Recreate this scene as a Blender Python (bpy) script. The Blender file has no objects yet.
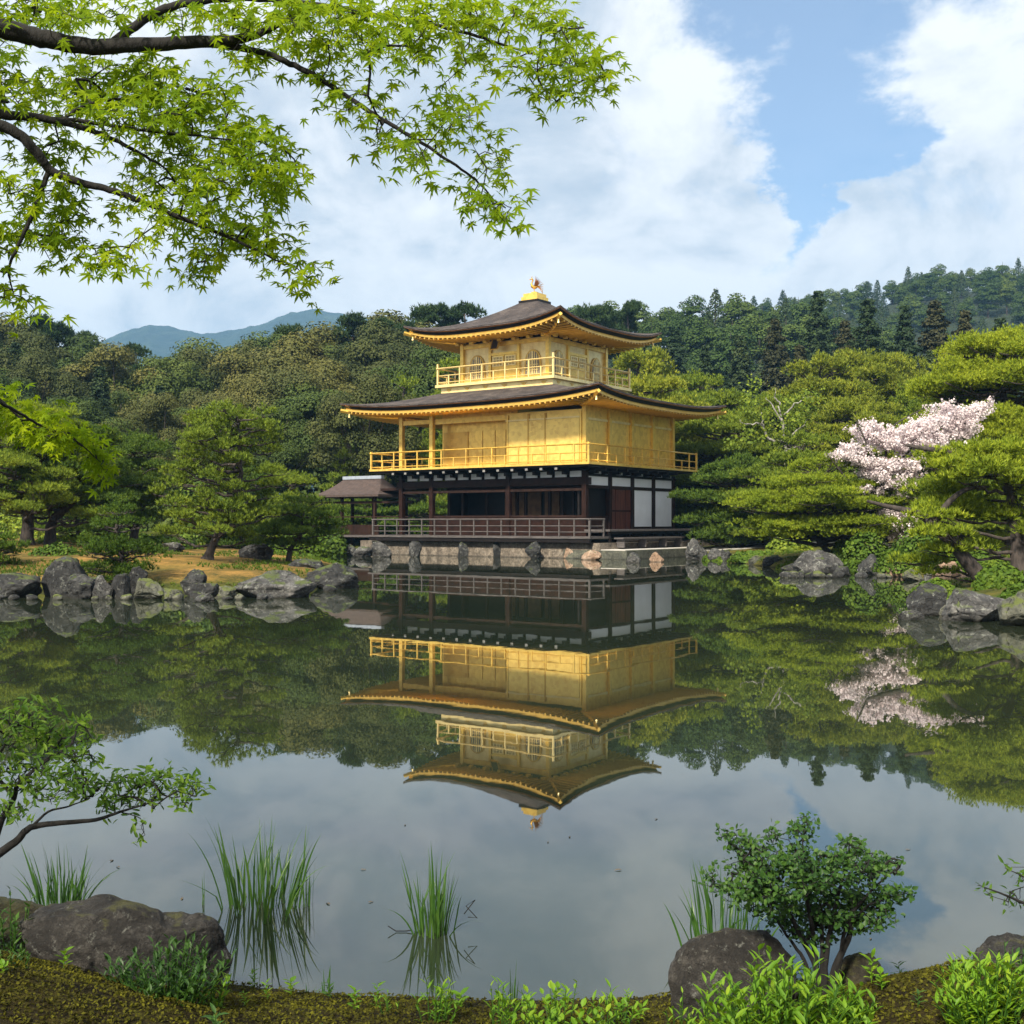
import bpy, math, random
import numpy as np
from mathutils import Vector, Matrix

PI = math.pi
R = math.radians
SC = bpy.context.scene
COL = SC.collection
RNG = np.random.default_rng(7)

# ------------------------------------------------------------------ camera
F, HZ, HC = 1169.0, 523.0, 1.645          # focal length in pixels, horizon row, eye height above the water
cam_d = bpy.data.cameras.new('camera')
cam = bpy.data.objects.new('camera', cam_d)
COL.objects.link(cam)
cam.location = (0, 0, HC)
cam.rotation_euler = (R(90), 0, 0)
cam_d.sensor_width = 36.0
cam_d.lens = F / 1024 * 36
cam_d.shift_y = (HZ - 512) / 1024
cam_d.clip_start = 0.05
cam_d.clip_end = 20000
SC.camera = cam

# ------------------------------------------------------------------ render
SC.view_settings.view_transform = 'Standard'
SC.view_settings.look = 'None'
SC.view_settings.exposure = 0.88
SC.view_settings.gamma = 1.0
SC.render.engine = 'CYCLES'
try:
    SC.cycles.use_denoising = True
    SC.cycles.max_bounces = 6
    SC.cycles.diffuse_bounces = 3
    SC.cycles.glossy_bounces = 3
    SC.cycles.transmission_bounces = 3
    SC.cycles.volume_bounces = 0
    SC.cycles.transparent_max_bounces = 4
    SC.cycles.sample_clamp_indirect = 4.0
    SC.cycles.caustics_reflective = False
    SC.cycles.caustics_refractive = False
except Exception:
    pass

# ------------------------------------------------------------------ sun and sky
SUN_EL, SUN_AZ = R(41), R(-156)            # azimuth from +Y towards +X
sdir = Vector((math.sin(SUN_AZ) * math.cos(SUN_EL), math.cos(SUN_AZ) * math.cos(SUN_EL), math.sin(SUN_EL)))
sun_d = bpy.data.lights.new('sun', 'SUN')
sun = bpy.data.objects.new('sun', sun_d)
COL.objects.link(sun)
sun_d.energy = 4.8
sun_d.angle = R(6.0)
sun_d.color = (1.0, 0.90, 0.74)
sun.rotation_euler = (-sdir).to_track_quat('-Z', 'Y').to_euler()

W = bpy.data.worlds.new("World")
SC.world = W
W.use_nodes = True


class NT:
    """small helper to write node trees"""
    def __init__(self, tree):
        self.t = tree
        for n in list(tree.nodes):
            tree.nodes.remove(n)

    def n(self, typ, **kw):
        nd = self.t.nodes.new(typ)
        for k, v in kw.items():
            if k.startswith('_'):
                setattr(nd, k[1:], v)
            else:
                key = int(k[1:]) if (k[0] == 'i' and k[1:].isdigit()) else k.replace('__', ' ')
                s = nd.inputs[key]
                if isinstance(v, bpy.types.NodeSocket):
                    self.t.links.new(v, s)
                else:
                    s.default_value = v
        return nd

    def link(self, a, b):
        self.t.links.new(a, b)

    def math(self, op, a, b=None, c=None, clamp=False):
        nd = self.t.nodes.new('ShaderNodeMath')
        nd.operation = op
        nd.use_clamp = clamp
        for i, v in enumerate((a, b, c)):
            if v is None:
                continue
            if isinstance(v, bpy.types.NodeSocket):
                self.t.links.new(v, nd.inputs[i])
            else:
                nd.inputs[i].default_value = v
        return nd.outputs[0]

    def mapr(self, v, a, b, c=0.0, d=1.0, smooth=False):
        nd = self.t.nodes.new('ShaderNodeMapRange')
        if smooth:
            nd.interpolation_type = 'SMOOTHSTEP'
        self.t.links.new(v, nd.inputs[0])
        for i, x in enumerate((a, b, c, d)):
            nd.inputs[i + 1].default_value = x
        return nd.outputs[0]

    def mix(self, fac, a, b, blend='MIX'):
        nd = self.t.nodes.new('ShaderNodeMix')
        nd.data_type = 'RGBA'
        nd.blend_type = blend
        for s, v in ((nd.inputs[0], fac), (nd.inputs[6], a), (nd.inputs[7], b)):
            if isinstance(v, bpy.types.NodeSocket):
                self.t.links.new(v, s)
            else:
                s.default_value = (*v, 1.0) if isinstance(v, tuple) and len(v) == 3 else v
        return nd.outputs[2]

    def noise(self, vec, scale, detail=4.0, rough=0.55, dist=0.0):
        nd = self.n('ShaderNodeTexNoise', Scale=scale, Detail=detail, Roughness=rough, Distortion=dist)
        if vec is not None:
            self.t.links.new(vec, nd.inputs['Vector'])
        return nd.outputs['Fac']

    def ramp(self, fac, stops):
        nd = self.t.nodes.new('ShaderNodeValToRGB')
        cr = nd.color_ramp
        while len(cr.elements) < len(stops):
            cr.elements.new(0.5)
        for e, (p, c) in zip(cr.elements, stops):
            e.position = p
            e.color = (*c, 1.0)
        self.t.links.new(fac, nd.inputs[0])
        return nd.outputs[0]


def build_world():
    T = NT(W.node_tree)
    sky = T.n('ShaderNodeTexSky', _sky_type='NISHITA', _sun_disc=False)
    sky.sun_elevation = SUN_EL
    sky.sun_rotation = SUN_AZ
    sky.air_density = 1.0
    sky.dust_density = 0.6
    sky.ozone_density = 2.0
    bg_sky = T.n('ShaderNodeBackground', Strength=0.092)
    T.link(sky.outputs[0], bg_sky.inputs[0])
    tc = T.n('ShaderNodeTexCoord')
    d = tc.outputs['Generated']
    sep = T.n('ShaderNodeSeparateXYZ')
    T.link(d, sep.inputs[0])
    x, y, z = sep.outputs
    az = T.math('ARCTAN2', x, y)
    el = T.math('ARCSINE', z)
    # cumulus layer: direction projected on a flat cloud deck
    zz = T.math('ADD', T.math('MAXIMUM', z, 0.0), 0.22)
    cx = T.math('DIVIDE', x, zz)
    cy = T.math('DIVIDE', y, zz)
    comb = T.n('ShaderNodeCombineXYZ', Z=3.1)
    T.link(cx, comb.inputs[0])
    T.link(cy, comb.inputs[1])
    p = T.n('ShaderNodeMapping', Scale=(3.4, 1.7, 5.6), Location=(1.3, 0.0, 0.35), Vector=d).outputs[0]
    n1 = T.noise(p, 1.8, 9.0, 0.60, 0.3)
    n2 = T.noise(p, 0.75, 3.0, 0.5, 0.0)
    # clear streak that opens towards the upper right, its edges broken up by the cloud noise
    shift = lambda v, q: T.n('ShaderNodeVectorMath', _operation='ADD', i0=v, i1=q).outputs[0]
    w1 = T.math('SUBTRACT', T.noise(p, 2.2, 8.0, 0.62), 0.5)
    w2 = T.math('SUBTRACT', T.noise(shift(p, (5.3, 1.7, 2.2)), 1.0, 3.0, 0.5), 0.5)
    line = T.math('ADD', T.math('MULTIPLY', T.math('SUBTRACT', el, 0.20), 0.48), 0.198)
    off = T.math('ADD', T.math('SUBTRACT', az, line), T.math('ADD', T.math('MULTIPLY', w1, 0.30), T.math('MULTIPLY', w2, 0.10)))
    off = T.math('ABSOLUTE', off)
    wid = T.math('ADD', T.math('MULTIPLY', T.math('MAXIMUM', T.math('SUBTRACT', el, 0.27), 0.0), 0.36), 0.016)
    band = T.math('DIVIDE', off, wid)
    gap = T.math('SUBTRACT', 1.0, T.math('MULTIPLY', band, 0.45), clamp=True)
    gap = T.math('MULTIPLY', gap, T.mapr(el, 0.14, 0.28, 0.0, 1.0, True))
    dens0 = T.math('ADD', T.math('MULTIPLY', n1, 1.0), T.math('MULTIPLY', n2, 0.55))
    dens = T.math('SUBTRACT', dens0, T.math('MULTIPLY', gap, 0.52))
    low = T.mapr(el, 0.05, 0.26, 0.22, 0.0, True)
    dens = T.math('ADD', dens, low)
    cov = T.mapr(dens, 0.42, 0.70, 0.12, 1.0, True)
    # billows: the cloud noise against itself a step towards the sun gives lit and shaded flanks
    nb = T.noise(shift(p, (-0.05, -0.10, 0.03)), 1.8, 9.0, 0.60, 0.3)
    rel = T.math('SUBTRACT', n1, nb)
    s1 = T.noise(shift(p, (0.35, 0.55, 0.4)), 1.3, 5.0, 0.5, 0.2)
    sh = T.math('ADD', T.math('MULTIPLY', s1, 0.8), T.math('MULTIPLY', T.math('SUBTRACT', dens, 0.75), 0.22))
    sh = T.math('SUBTRACT', sh, T.math('MULTIPLY', rel, 0.9))
    sh = T.math('ADD', sh, T.mapr(el, 0.10, 0.30, 0.0, 0.03, True))
    ccol = T.ramp(sh, [(0.34, (1.0, 0.995, 0.98)), (0.45, (0.86, 0.87, 0.885)), (0.54, (0.66, 0.70, 0.75)), (0.68, (0.50, 0.56, 0.64))])
    bg_c = T.n('ShaderNodeBackground', Strength=0.65)
    T.link(ccol, bg_c.inputs[0])
    mx = T.n('ShaderNodeMixShader')
    T.link(cov, mx.inputs[0])
    T.link(bg_sky.outputs[0], mx.inputs[1])
    T.link(bg_c.outputs[0], mx.inputs[2])
    out = T.n('ShaderNodeOutputWorld')
    T.link(mx.outputs[0], out.inputs[0])


build_world()

# ------------------------------------------------------------------ helpers
def at(px, Y, py=None, z=None):
    """point at depth Y seen at column px, either at row py or at height z"""
    X = (px - 512) / F * Y
    if z is None:
        z = HC + (HZ - py) / F * Y
    return (X, Y, z)


def wy(py):
    """depth at which the water line shows at row py"""
    return F * HC / (py - HZ)


def tag(o, label=None, cat=None, group=None, kind=None):
    if label:
        o['label'] = label
    if cat:
        o['category'] = cat
    if group:
        o['group'] = group
    if kind:
        o['kind'] = kind
    return o


def empty(name, loc=(0, 0, 0), rz=0.0, label=None, cat=None, group=None, parent=None):
    o = bpy.data.objects.new(name, None)
    o.empty_display_size = 0.2
    COL.objects.link(o)
    o.location = loc
    o.rotation_euler = (0, 0, rz)
    if parent:
        o.parent = parent
    return tag(o, label, cat, group)


def copy_thing(root, loc, rz=0.0, scale=(1, 1, 1), label=None, group=None):
    def rec(o, par):
        c = o.copy()
        COL.objects.link(c)
        if par:
            c.parent = par
        for ch in KIDS.get(o.name, []):
            rec(ch, c)
        return c
    c = rec(root, None)
    c.location = loc
    c.rotation_euler = (0, 0, rz)
    c.scale = scale if isinstance(scale, tuple) else (scale,) * 3
    if label:
        c['label'] = label
    if group:
        c['group'] = group
    return c


KIDS = {}


class MB:
    """collects vertices and faces, builds one mesh object"""
    def __init__(self):
        self.V, self.L, self.S, self.M = [], [], [], []
        self.nv = 0

    def add(self, v, faces, mat=0):
        v = np.asarray(v, float).reshape(-1, 3)
        for f in (faces if isinstance(faces, list) else [faces]):
            f = np.asarray(f, np.int64)
            if f.ndim == 1:
                f = f[None]
            self.L.append((f + self.nv).ravel())
            self.S.append(np.full(len(f), f.shape[1]))
            self.M.append(np.full(len(f), mat))
        self.V.append(v)
        self.nv += len(v)
        return self

    def box(self, c, s, rz=0.0, mat=0, ry=0.0, rx=0.0):
        x, y, z = (q / 2 for q in s)
        v = np.array([(-x, -y, -z), (x, -y, -z), (x, y, -z), (-x, y, -z), (-x, -y, z), (x, -y, z), (x, y, z), (-x, y, z)])
        m = np.array(Matrix.Rotation(rz, 3, 'Z') @ Matrix.Rotation(ry, 3, 'Y') @ Matrix.Rotation(rx, 3, 'X'))
        v = v @ m.T + np.array(c)
        self.add(v, np.array([(0, 3, 2, 1), (4, 5, 6, 7), (0, 1, 5, 4), (1, 2, 6, 5), (2, 3, 7, 6), (3, 0, 4, 7)]), mat)
        return self

    def b2(self, x0, x1, y0, y1, z0, z1, mat=0):
        return self.box(((x0 + x1) / 2, (y0 + y1) / 2, (z0 + z1) / 2), (x1 - x0, y1 - y0, z1 - z0), mat=mat)

    def tube(self, pts, rad, n=8, mat=0, cap=True, flat=(1.0, 1.0)):
        P = np.asarray(pts, float)
        m = len(P)
        rad = np.broadcast_to(np.asarray(rad, float), (m,))
        T = np.gradient(P, axis=0)
        T /= np.linalg.norm(T, axis=1)[:, None] + 1e-9
        up = np.array([0.0, 0.0, 1.0]) if abs(T[0][2]) < 0.9 else np.array([1.0, 0.0, 0.0])
        A = np.zeros_like(P)
        a = np.cross(T[0], up)
        for i in range(m):
            a = a - T[i] * a.dot(T[i])
            a /= np.linalg.norm(a) + 1e-9
            A[i] = a
        B = np.cross(T, A)
        th = np.arange(n) / n * 2 * PI
        ring = (A[:, None, :] * np.cos(th)[None, :, None] * flat[0] + B[:, None, :] * np.sin(th)[None, :, None] * flat[1]) * rad[:, None, None] + P[:, None, :]
        i = np.arange(m - 1)[:, None] * n
        j = np.arange(n)[None, :]
        jn = (j + 1) % n
        f = np.stack([i + j, i + jn, i + n + jn, i + n + j], -1).reshape(-1, 4)
        fs = [f]
        self.add(ring.reshape(-1, 3), fs, mat)
        if cap:
            base = self.nv - m * n
            for st, order in ((0, -1), ((m - 1) * n, 1)):
                idx = (np.arange(n) + st + base)[::order]
                self.L.append(idx)
                self.S.append(np.array([n]))
                self.M.append(np.array([mat]))
        return self

    def grid(self, V, mat=0, closed_u=False, flip=False):
        """V: (rows, cols, 3)"""
        r, c = V.shape[:2]
        i = np.arange(r - 1)[:, None]
        j = np.arange(c if closed_u else c - 1)[None, :]
        jn = (j + 1) % c
        f = np.stack([i * c + j, i * c + jn, (i + 1) * c + jn, (i + 1) * c + j], -1).reshape(-1, 4)
        if flip:
            f = f[:, ::-1]
        return self.add(V.reshape(-1, 3), f, mat)

    def prism(self, poly, y0, y1, axis='y', mat=0):
        """extrude a 2-D outline (a, z) between y0 and y1"""
        P = np.asarray(poly, float)
        n = len(P)
        if axis == 'y':
            a = np.c_[P[:, 0], np.full(n, y0), P[:, 1]]
            b = np.c_[P[:, 0], np.full(n, y1), P[:, 1]]
        elif axis == 'x':
            a = np.c_[np.full(n, y0), P[:, 0], P[:, 1]]
            b = np.c_[np.full(n, y1), P[:, 0], P[:, 1]]
        else:
            a = np.c_[P, np.full(n, y0)]
            b = np.c_[P, np.full(n, y1)]
        v = np.r_[a, b]
        k = np.arange(n)
        kn = (k + 1) % n
        self.add(v, [np.stack([k, kn, kn + n, k + n], -1), k[::-1][None], (k + n)[None]], mat)
        return self

    def leaves(self, C, N, size, tv, tf, mat=0, spin=None, T=None, rng=RNG):
        """scatter a template (verts tv with faces tf in the t/b/n frame) at centres C with normals N"""
        C = np.asarray(C, float)
        n = len(C)
        if n == 0:
            return self
        N = N / (np.linalg.norm(N, axis=1)[:, None] + 1e-9)
        if T is None:
            r = rng.normal(size=(n, 3))
        else:
            r = T
        t = np.cross(N, r)
        t /= np.linalg.norm(t, axis=1)[:, None] + 1e-9
        b = np.cross(N, t)
        size = np.broadcast_to(np.asarray(size, float), (n,))
        tv = np.asarray(tv, float)
        V = (t[:, None, :] * tv[None, :, 0:1] + b[:, None, :] * tv[None, :, 1:2] + N[:, None, :] * tv[None, :, 2:3]) * size[:, None, None] + C[:, None, :]
        k = len(tv)
        fs = []
        for f in tf:
            f = np.asarray(f)
            if f.ndim == 1:
                f = f[None]
            fs.append((f[None] + (np.arange(n) * k)[:, None, None]).reshape(-1, f.shape[1]))
        return self.add(V.reshape(-1, 3), fs, mat)

    def build(self, name, mats, parent=None, smooth=False, loc=None):
        me = bpy.data.meshes.new(name)
        V = np.concatenate(self.V)
        L = np.concatenate(self.L).astype(np.int32)
        S = np.concatenate(self.S).astype(np.int32)
        M = np.concatenate(self.M).astype(np.int32)
        me.vertices.add(len(V))
        me.vertices.foreach_set('co', V.astype(np.float32).ravel())
        me.loops.add(len(L))
        me.loops.foreach_set('vertex_index', L)
        me.polygons.add(len(S))
        st = np.zeros(len(S), np.int32)
        st[1:] = np.cumsum(S)[:-1]
        me.polygons.foreach_set('loop_start', st)
        me.polygons.foreach_set('loop_total', S)
        mats = mats if isinstance(mats, (list, tuple)) else [mats]
        for m in mats:
            me.materials.append(m)
        if len(mats) > 1:
            me.polygons.foreach_set('material_index', M)
        me.polygons.foreach_set('use_smooth', np.full(len(S), bool(smooth)))
        me.update(calc_edges=True)
        o = bpy.data.objects.new(name, me)
        COL.objects.link(o)
        if loc is not None:
            o.location = loc
        if parent:
            o.parent = parent
            KIDS.setdefault(parent.name, []).append(o)
        return o


def vnoise(P, seed=0, octaves=4, scale=1.0, rough=0.5):
    """value noise in numpy for 3-D points"""
    P = np.asarray(P, float) * scale + seed * 17.31
    out = np.zeros(len(P))
    amp, tot = 1.0, 0.0
    for o in range(octaves):
        q = P * 2 ** o
        i = np.floor(q).astype(np.int64)
        f = q - i
        f = f * f * (3 - 2 * f)
        acc = 0
        for dx in (0, 1):
            for dy in (0, 1):
                for dz in (0, 1):
                    h = ((i[:, 0] + dx) * 374761393 + (i[:, 1] + dy) * 668265263 + (i[:, 2] + dz) * 2147483647 + seed * 1013 + o * 77) & 0xffffffff
                    h = ((h ^ (h >> 13)) * 1274126177) & 0xffffffff
                    h = (h ^ (h >> 16)) & 0xffff
                    w = (f[:, 0] if dx else 1 - f[:, 0]) * (f[:, 1] if dy else 1 - f[:, 1]) * (f[:, 2] if dz else 1 - f[:, 2])
                    acc = acc + w * (h / 65535.0)
        out += amp * acc
        tot += amp
        amp *= rough
    return out / tot


# ------------------------------------------------------------------ materials
def new_mat(name):
    m = bpy.data.materials.new(name)
    m.use_nodes = True
    return m, NT(m.node_tree)


def out_p(T, **kw):
    b = T.n('ShaderNodeBsdfPrincipled', **kw)
    o = T.n('ShaderNodeOutputMaterial')
    T.link(b.outputs[0], o.inputs[0])
    return b


def bump(T, h, strength=0.3, dist=0.02):
    return T.n('ShaderNodeBump', Strength=strength, Distance=dist, Height=h).outputs[0]


def leaf_mat(name, c0, c1, c2, trans=0.35, tcol=None, rough=0.55, spec=0.12, patch=1.2, wr=0.45):
    """foliage: colour varies leaf by leaf, tree by tree and in patches"""
    m, T = new_mat(name)
    geo = T.n('ShaderNodeNewGeometry')
    oi = T.n('ShaderNodeObjectInfo')
    rnd = geo.outputs['Random Per Island']
    tc = T.n('ShaderNodeTexCoord')
    nz = T.noise(tc.outputs['Object'], patch, 2.0)
    f = T.math('ADD', T.math('MULTIPLY', rnd, wr), T.math('MULTIPLY', T.mapr(nz, 0.3, 0.7), 0.35))
    f = T.math('ADD', f, T.math('MULTIPLY', oi.outputs['Random'], 0.65 - wr))
    c = T.ramp(f, [(0.05, c0), (0.5, c1), (0.95, c2)])
    p = T.n('ShaderNodeBsdfPrincipled', Base__Color=c, Roughness=rough)
    p.inputs['Specular IOR Level'].default_value = spec
    tr = T.n('ShaderNodeBsdfTranslucent')
    if tcol:
        T.link(T.mix(0.55, c, tcol), tr.inputs[0])
    else:
        T.link(c, tr.inputs[0])
    mx = T.n('ShaderNodeMixShader', Fac=trans)
    T.link(p.outputs[0], mx.inputs[1])
    T.link(tr.outputs[0], mx.inputs[2])
    o = T.n('ShaderNodeOutputMaterial')
    T.link(mx.outputs[0], o.inputs[0])
    return m


def bark_mat(name, c0, c1, scale=18.0):
    m, T = new_mat(name)
    tc = T.n('ShaderNodeTexCoord')
    mp = T.n('ShaderNodeMapping', Scale=(1, 1, 0.35))
    T.link(tc.outputs['Object'], mp.inputs[0])
    nz = T.noise(mp.outputs[0], scale, 5.0, 0.6)
    c = T.ramp(nz, [(0.35, c0), (0.65, c1)])
    p = out_p(T, Base__Color=c, Roughness=0.9)
    T.link(bump(T, nz, 0.6, 0.02), p.inputs['Normal'])
    return m


def plain(name, col, rough=0.6, metal=0.0, var=0.25, scale=3.0, bumps=0.0, spec=0.5, stretch=(1, 1, 1)):
    m, T = new_mat(name)
    tc = T.n('ShaderNodeTexCoord')
    mp = T.n('ShaderNodeMapping', Scale=stretch)
    T.link(tc.outputs['Object'], mp.inputs[0])
    nz = T.noise(mp.outputs[0], scale, 5.0, 0.6)
    lo = tuple(q * (1 - var) for q in col)
    hi = tuple(min(1, q * (1 + var)) for q in col)
    c = T.ramp(nz, [(0.3, lo), (0.7, hi)])
    p = out_p(T, Base__Color=c, Roughness=rough, Metallic=metal)
    p.inputs['Specular IOR Level'].default_value = spec
    if bumps:
        T.link(bump(T, nz, bumps, 0.02), p.inputs['Normal'])
    return m


def gold_mat(name, col, metal=0.45, rough=0.42, var=0.12):
    """gold leaf on boards: leaf squares of slightly different tone"""
    m, T = new_mat(name)
    tc = T.n('ShaderNodeTexCoord')
    oi = T.n('ShaderNodeObjectInfo')
    vo = T.n('ShaderNodeTexVoronoi', Scale=5.5)
    vo.distance = 'CHEBYCHEV'
    T.link(tc.outputs['Object'], vo.inputs['Vector'])
    sp = T.n('ShaderNodeSeparateColor')
    T.link(vo.outputs['Color'], sp.inputs[0])
    nz = T.noise(tc.outputs['Object'], 1.3, 5.0, 0.6)
    mp = T.n('ShaderNodeMapping', Scale=(6, 6, 0.5))
    T.link(tc.outputs['Object'], mp.inputs[0])
    streak = T.noise(mp.outputs[0], 1.2, 4.0, 0.6)
    f = T.math('ADD', T.math('MULTIPLY', sp.outputs[0], 0.25), T.math('MULTIPLY', nz, 0.4))
    f = T.math('ADD', f, T.math('MULTIPLY', streak, 0.3))
    f = T.math('ADD', f, T.math('MULTIPLY', oi.outputs['Random'], 0.12))
    lo = (col[0] * (1 - var * 1.6), col[1] * (1 - var * 2.2), col[2] * (1 - var * 2.5))
    hi = tuple(min(1, q * (1 + var)) for q in col)
    c = T.ramp(f, [(0.25, lo), (0.55, col), (0.85, hi)])
    p = out_p(T, Base__Color=c, Roughness=rough, Metallic=metal)
    T.link(bump(T, nz, 0.12, 0.03), p.inputs['Normal'])
    return m


M = {}
M['gold'] = gold_mat('gold', (0.80, 0.54, 0.115), 0.45, 0.34, 0.18)
M['gold_pale'] = gold_mat('gold_pale', (0.82, 0.65, 0.28), 0.38, 0.38, 0.12)
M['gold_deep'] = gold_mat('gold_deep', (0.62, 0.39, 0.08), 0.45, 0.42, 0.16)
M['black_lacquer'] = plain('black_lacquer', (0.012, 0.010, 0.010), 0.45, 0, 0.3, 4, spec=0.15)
M['dark_wood'] = plain('dark_wood', (0.022, 0.011, 0.008), 0.55, 0, 0.5, 5, 0.2, spec=0.15, stretch=(1, 1, 0.3))
M['red_wood'] = plain('red_wood', (0.018, 0.0075, 0.005), 0.55, 0, 0.5, 3, 0.2, spec=0.15)
M['amber_wood'] = plain('amber_wood', (0.20, 0.10, 0.035), 0.6, 0, 0.4, 3, 0.1)
M['grey_wood'] = plain('grey_wood', (0.070, 0.062, 0.060), 0.75, 0, 0.45, 6, 0.3, stretch=(0.4, 2, 2))
M['plaster'] = plain('plaster', (0.78, 0.81, 0.85), 0.8, 0, 0.07, 1.2)
M['copper'] = plain('copper', (0.36, 0.15, 0.055), 0.45, 0.3, 0.3, 3)
M['window_dark'] = plain('window_dark', (0.20, 0.17, 0.12), 0.35, 0, 0.25, 4)
M['lattice_gold'] = plain('lattice_gold', (0.50, 0.38, 0.16), 0.5, 0.2, 0.2, 5)
M['ridge_tile'] = plain('ridge_tile', (0.26, 0.30, 0.36), 0.6, 0, 0.2, 5)
M['litter'] = plain('litter', (0.10, 0.07, 0.03), 0.8)
M['sand'] = plain('sand', (0.50, 0.48, 0.45), 0.95, 0, 0.12, 3, 0.3)


def roof_mat():
    m, T = new_mat('bark_shingle')
    tc = T.n('ShaderNodeTexCoord')
    ob = tc.outputs['Object']
    n1 = T.noise(ob, 1.1, 6.0, 0.65)
    mp = T.n('ShaderNodeMapping', Scale=(1, 1, 16))
    T.link(ob, mp.inputs[0])
    n2 = T.noise(mp.outputs[0], 2.6, 4.0, 0.65)
    n3 = T.noise(ob, 14.0, 4.0, 0.65)
    wv = T.n('ShaderNodeTexWave', Scale=5.0, Distortion=3.5, Detail=3.0)
    wv.bands_direction = 'Z'
    T.link(ob, wv.inputs['Vector'])
    wf = wv.outputs['Fac']
    f = T.math('ADD', T.math('MULTIPLY', n1, 0.45), T.math('MULTIPLY', n2, 0.35))
    f = T.math('ADD', f, T.math('MULTIPLY', n3, 0.20))
    f = T.math('ADD', f, T.math('MULTIPLY', T.math('SUBTRACT', wf, 0.5), 0.07))
    c = T.ramp(f, [(0.38, (0.016, 0.012, 0.011)), (0.50, (0.046, 0.036, 0.034)), (0.58, (0.095, 0.076, 0.068)), (0.68, (0.14, 0.125, 0.095))])
    p = out_p(T, Base__Color=c, Roughness=0.92)
    T.link(bump(T, T.math('ADD', T.math('ADD', n2, n3), wf), 0.6, 0.05), p.inputs['Normal'])
    return m


M['shingle'] = roof_mat()


def rock_mat(name, dark, mid, light, lichen=0.5, moss=0.5, mosscol=(0.055, 0.075, 0.012), sc=1.0):
    m, T = new_mat(name)
    tc = T.n('ShaderNodeTexCoord')
    oi = T.n('ShaderNodeObjectInfo')
    geo = T.n('ShaderNodeNewGeometry')
    ps = geo.outputs['Position']
    n1 = T.noise(ps, 2.2 * sc, 8.0, 0.68, 0.4)
    n2 = T.noise(ps, 11.0 * sc, 6.0, 0.7)
    vo = T.n('ShaderNodeTexVoronoi', Scale=3.2 * sc, _feature='DISTANCE_TO_EDGE')
    T.link(T.n('ShaderNodeVectorMath', _operation='ADD', i0=ps, i1=T.n('ShaderNodeTexNoise', Vector=ps, Scale=3.0 * sc).outputs['Color']).outputs[0], vo.inputs['Vector'])
    f = T.math('ADD', T.math('MULTIPLY', n1, 0.65), T.math('MULTIPLY', n2, 0.35))
    c = T.ramp(f, [(0.36, dark), (0.5, mid), (0.64, light)])
    lic = T.mapr(T.noise(ps, 7.0 * sc, 5.0, 0.75), 0.60 - 0.06 * lichen, 0.68, 0.0, 0.75 * min(1, lichen * 1.4))
    c = T.mix(lic, c, (0.26, 0.27, 0.24))
    crack = T.mapr(vo.outputs['Distance'], 0.0, 0.035, 0.55, 0.0)
    c = T.mix(crack, c, tuple(q * 0.4 for q in dark))
    nrm = T.n('ShaderNodeSeparateXYZ')
    T.link(geo.outputs['Normal'], nrm.inputs[0])
    mo = T.math('ADD', T.math('MULTIPLY', nrm.outputs[2], 0.45), T.noise(ps, 3.0 * sc, 5.0, 0.6))
    mo = T.mapr(mo, 0.98 - 0.28 * moss, 1.10 - 0.28 * moss, 0.0, 0.9)
    c = T.mix(mo, c, mosscol)
    # damp band where the rock meets the water
    sp = T.n('ShaderNodeSeparateXYZ')
    T.link(ps, sp.inputs[0])
    damp = T.mapr(T.math('ADD', sp.outputs[2], T.math('MULTIPLY', n2, 0.06)), 0.04, 0.11, 0.65, 0.0)
    c = T.mix(damp, c, (0.018, 0.018, 0.014))
    p = out_p(T, Base__Color=c, Roughness=0.88)
    h = T.math('ADD', T.math('MULTIPLY', n1, 1.0), T.math('MULTIPLY', n2, 0.4))
    h = T.math('SUBTRACT', h, T.math('MULTIPLY', crack, 0.6))
    T.link(bump(T, h, 0.9, 0.06 if sc < 2 else 0.03), p.inputs['Normal'])
    return m


M['rock_grey'] = rock_mat('rock_grey', (0.007, 0.008, 0.009), (0.024, 0.025, 0.026), (0.085, 0.085, 0.082), 0.7, 0.45)
M['rock_dark'] = rock_mat('rock_dark', (0.005, 0.0055, 0.006), (0.014, 0.015, 0.016), (0.050, 0.050, 0.048), 0.5, 0.5)
M['rock_moss'] = rock_mat('rock_moss', (0.025, 0.027, 0.022), (0.075, 0.078, 0.06), (0.16, 0.16, 0.12), 0.4, 0.95, (0.075, 0.095, 0.014))
M['rock_tan'] = rock_mat('rock_tan', (0.11, 0.065, 0.040), (0.27, 0.18, 0.12), (0.42, 0.33, 0.26), 0.3, 0.25)
M['rock_pale'] = rock_mat('rock_pale', (0.012, 0.012, 0.013), (0.042, 0.042, 0.042), (0.14, 0.137, 0.13), 0.9, 0.35)
M['rock_near'] = rock_mat('rock_near', (0.004, 0.0035, 0.003), (0.017, 0.015, 0.013), (0.065, 0.060, 0.053), 0.35, 0.2, (0.05, 0.05, 0.012), sc=4.5)
M['rock_near_moss'] = rock_mat('rock_near_moss', (0.010, 0.009, 0.006), (0.028, 0.024, 0.012), (0.06, 0.05, 0.02), 0.1, 1.0, (0.035, 0.035, 0.008), sc=5)

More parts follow.
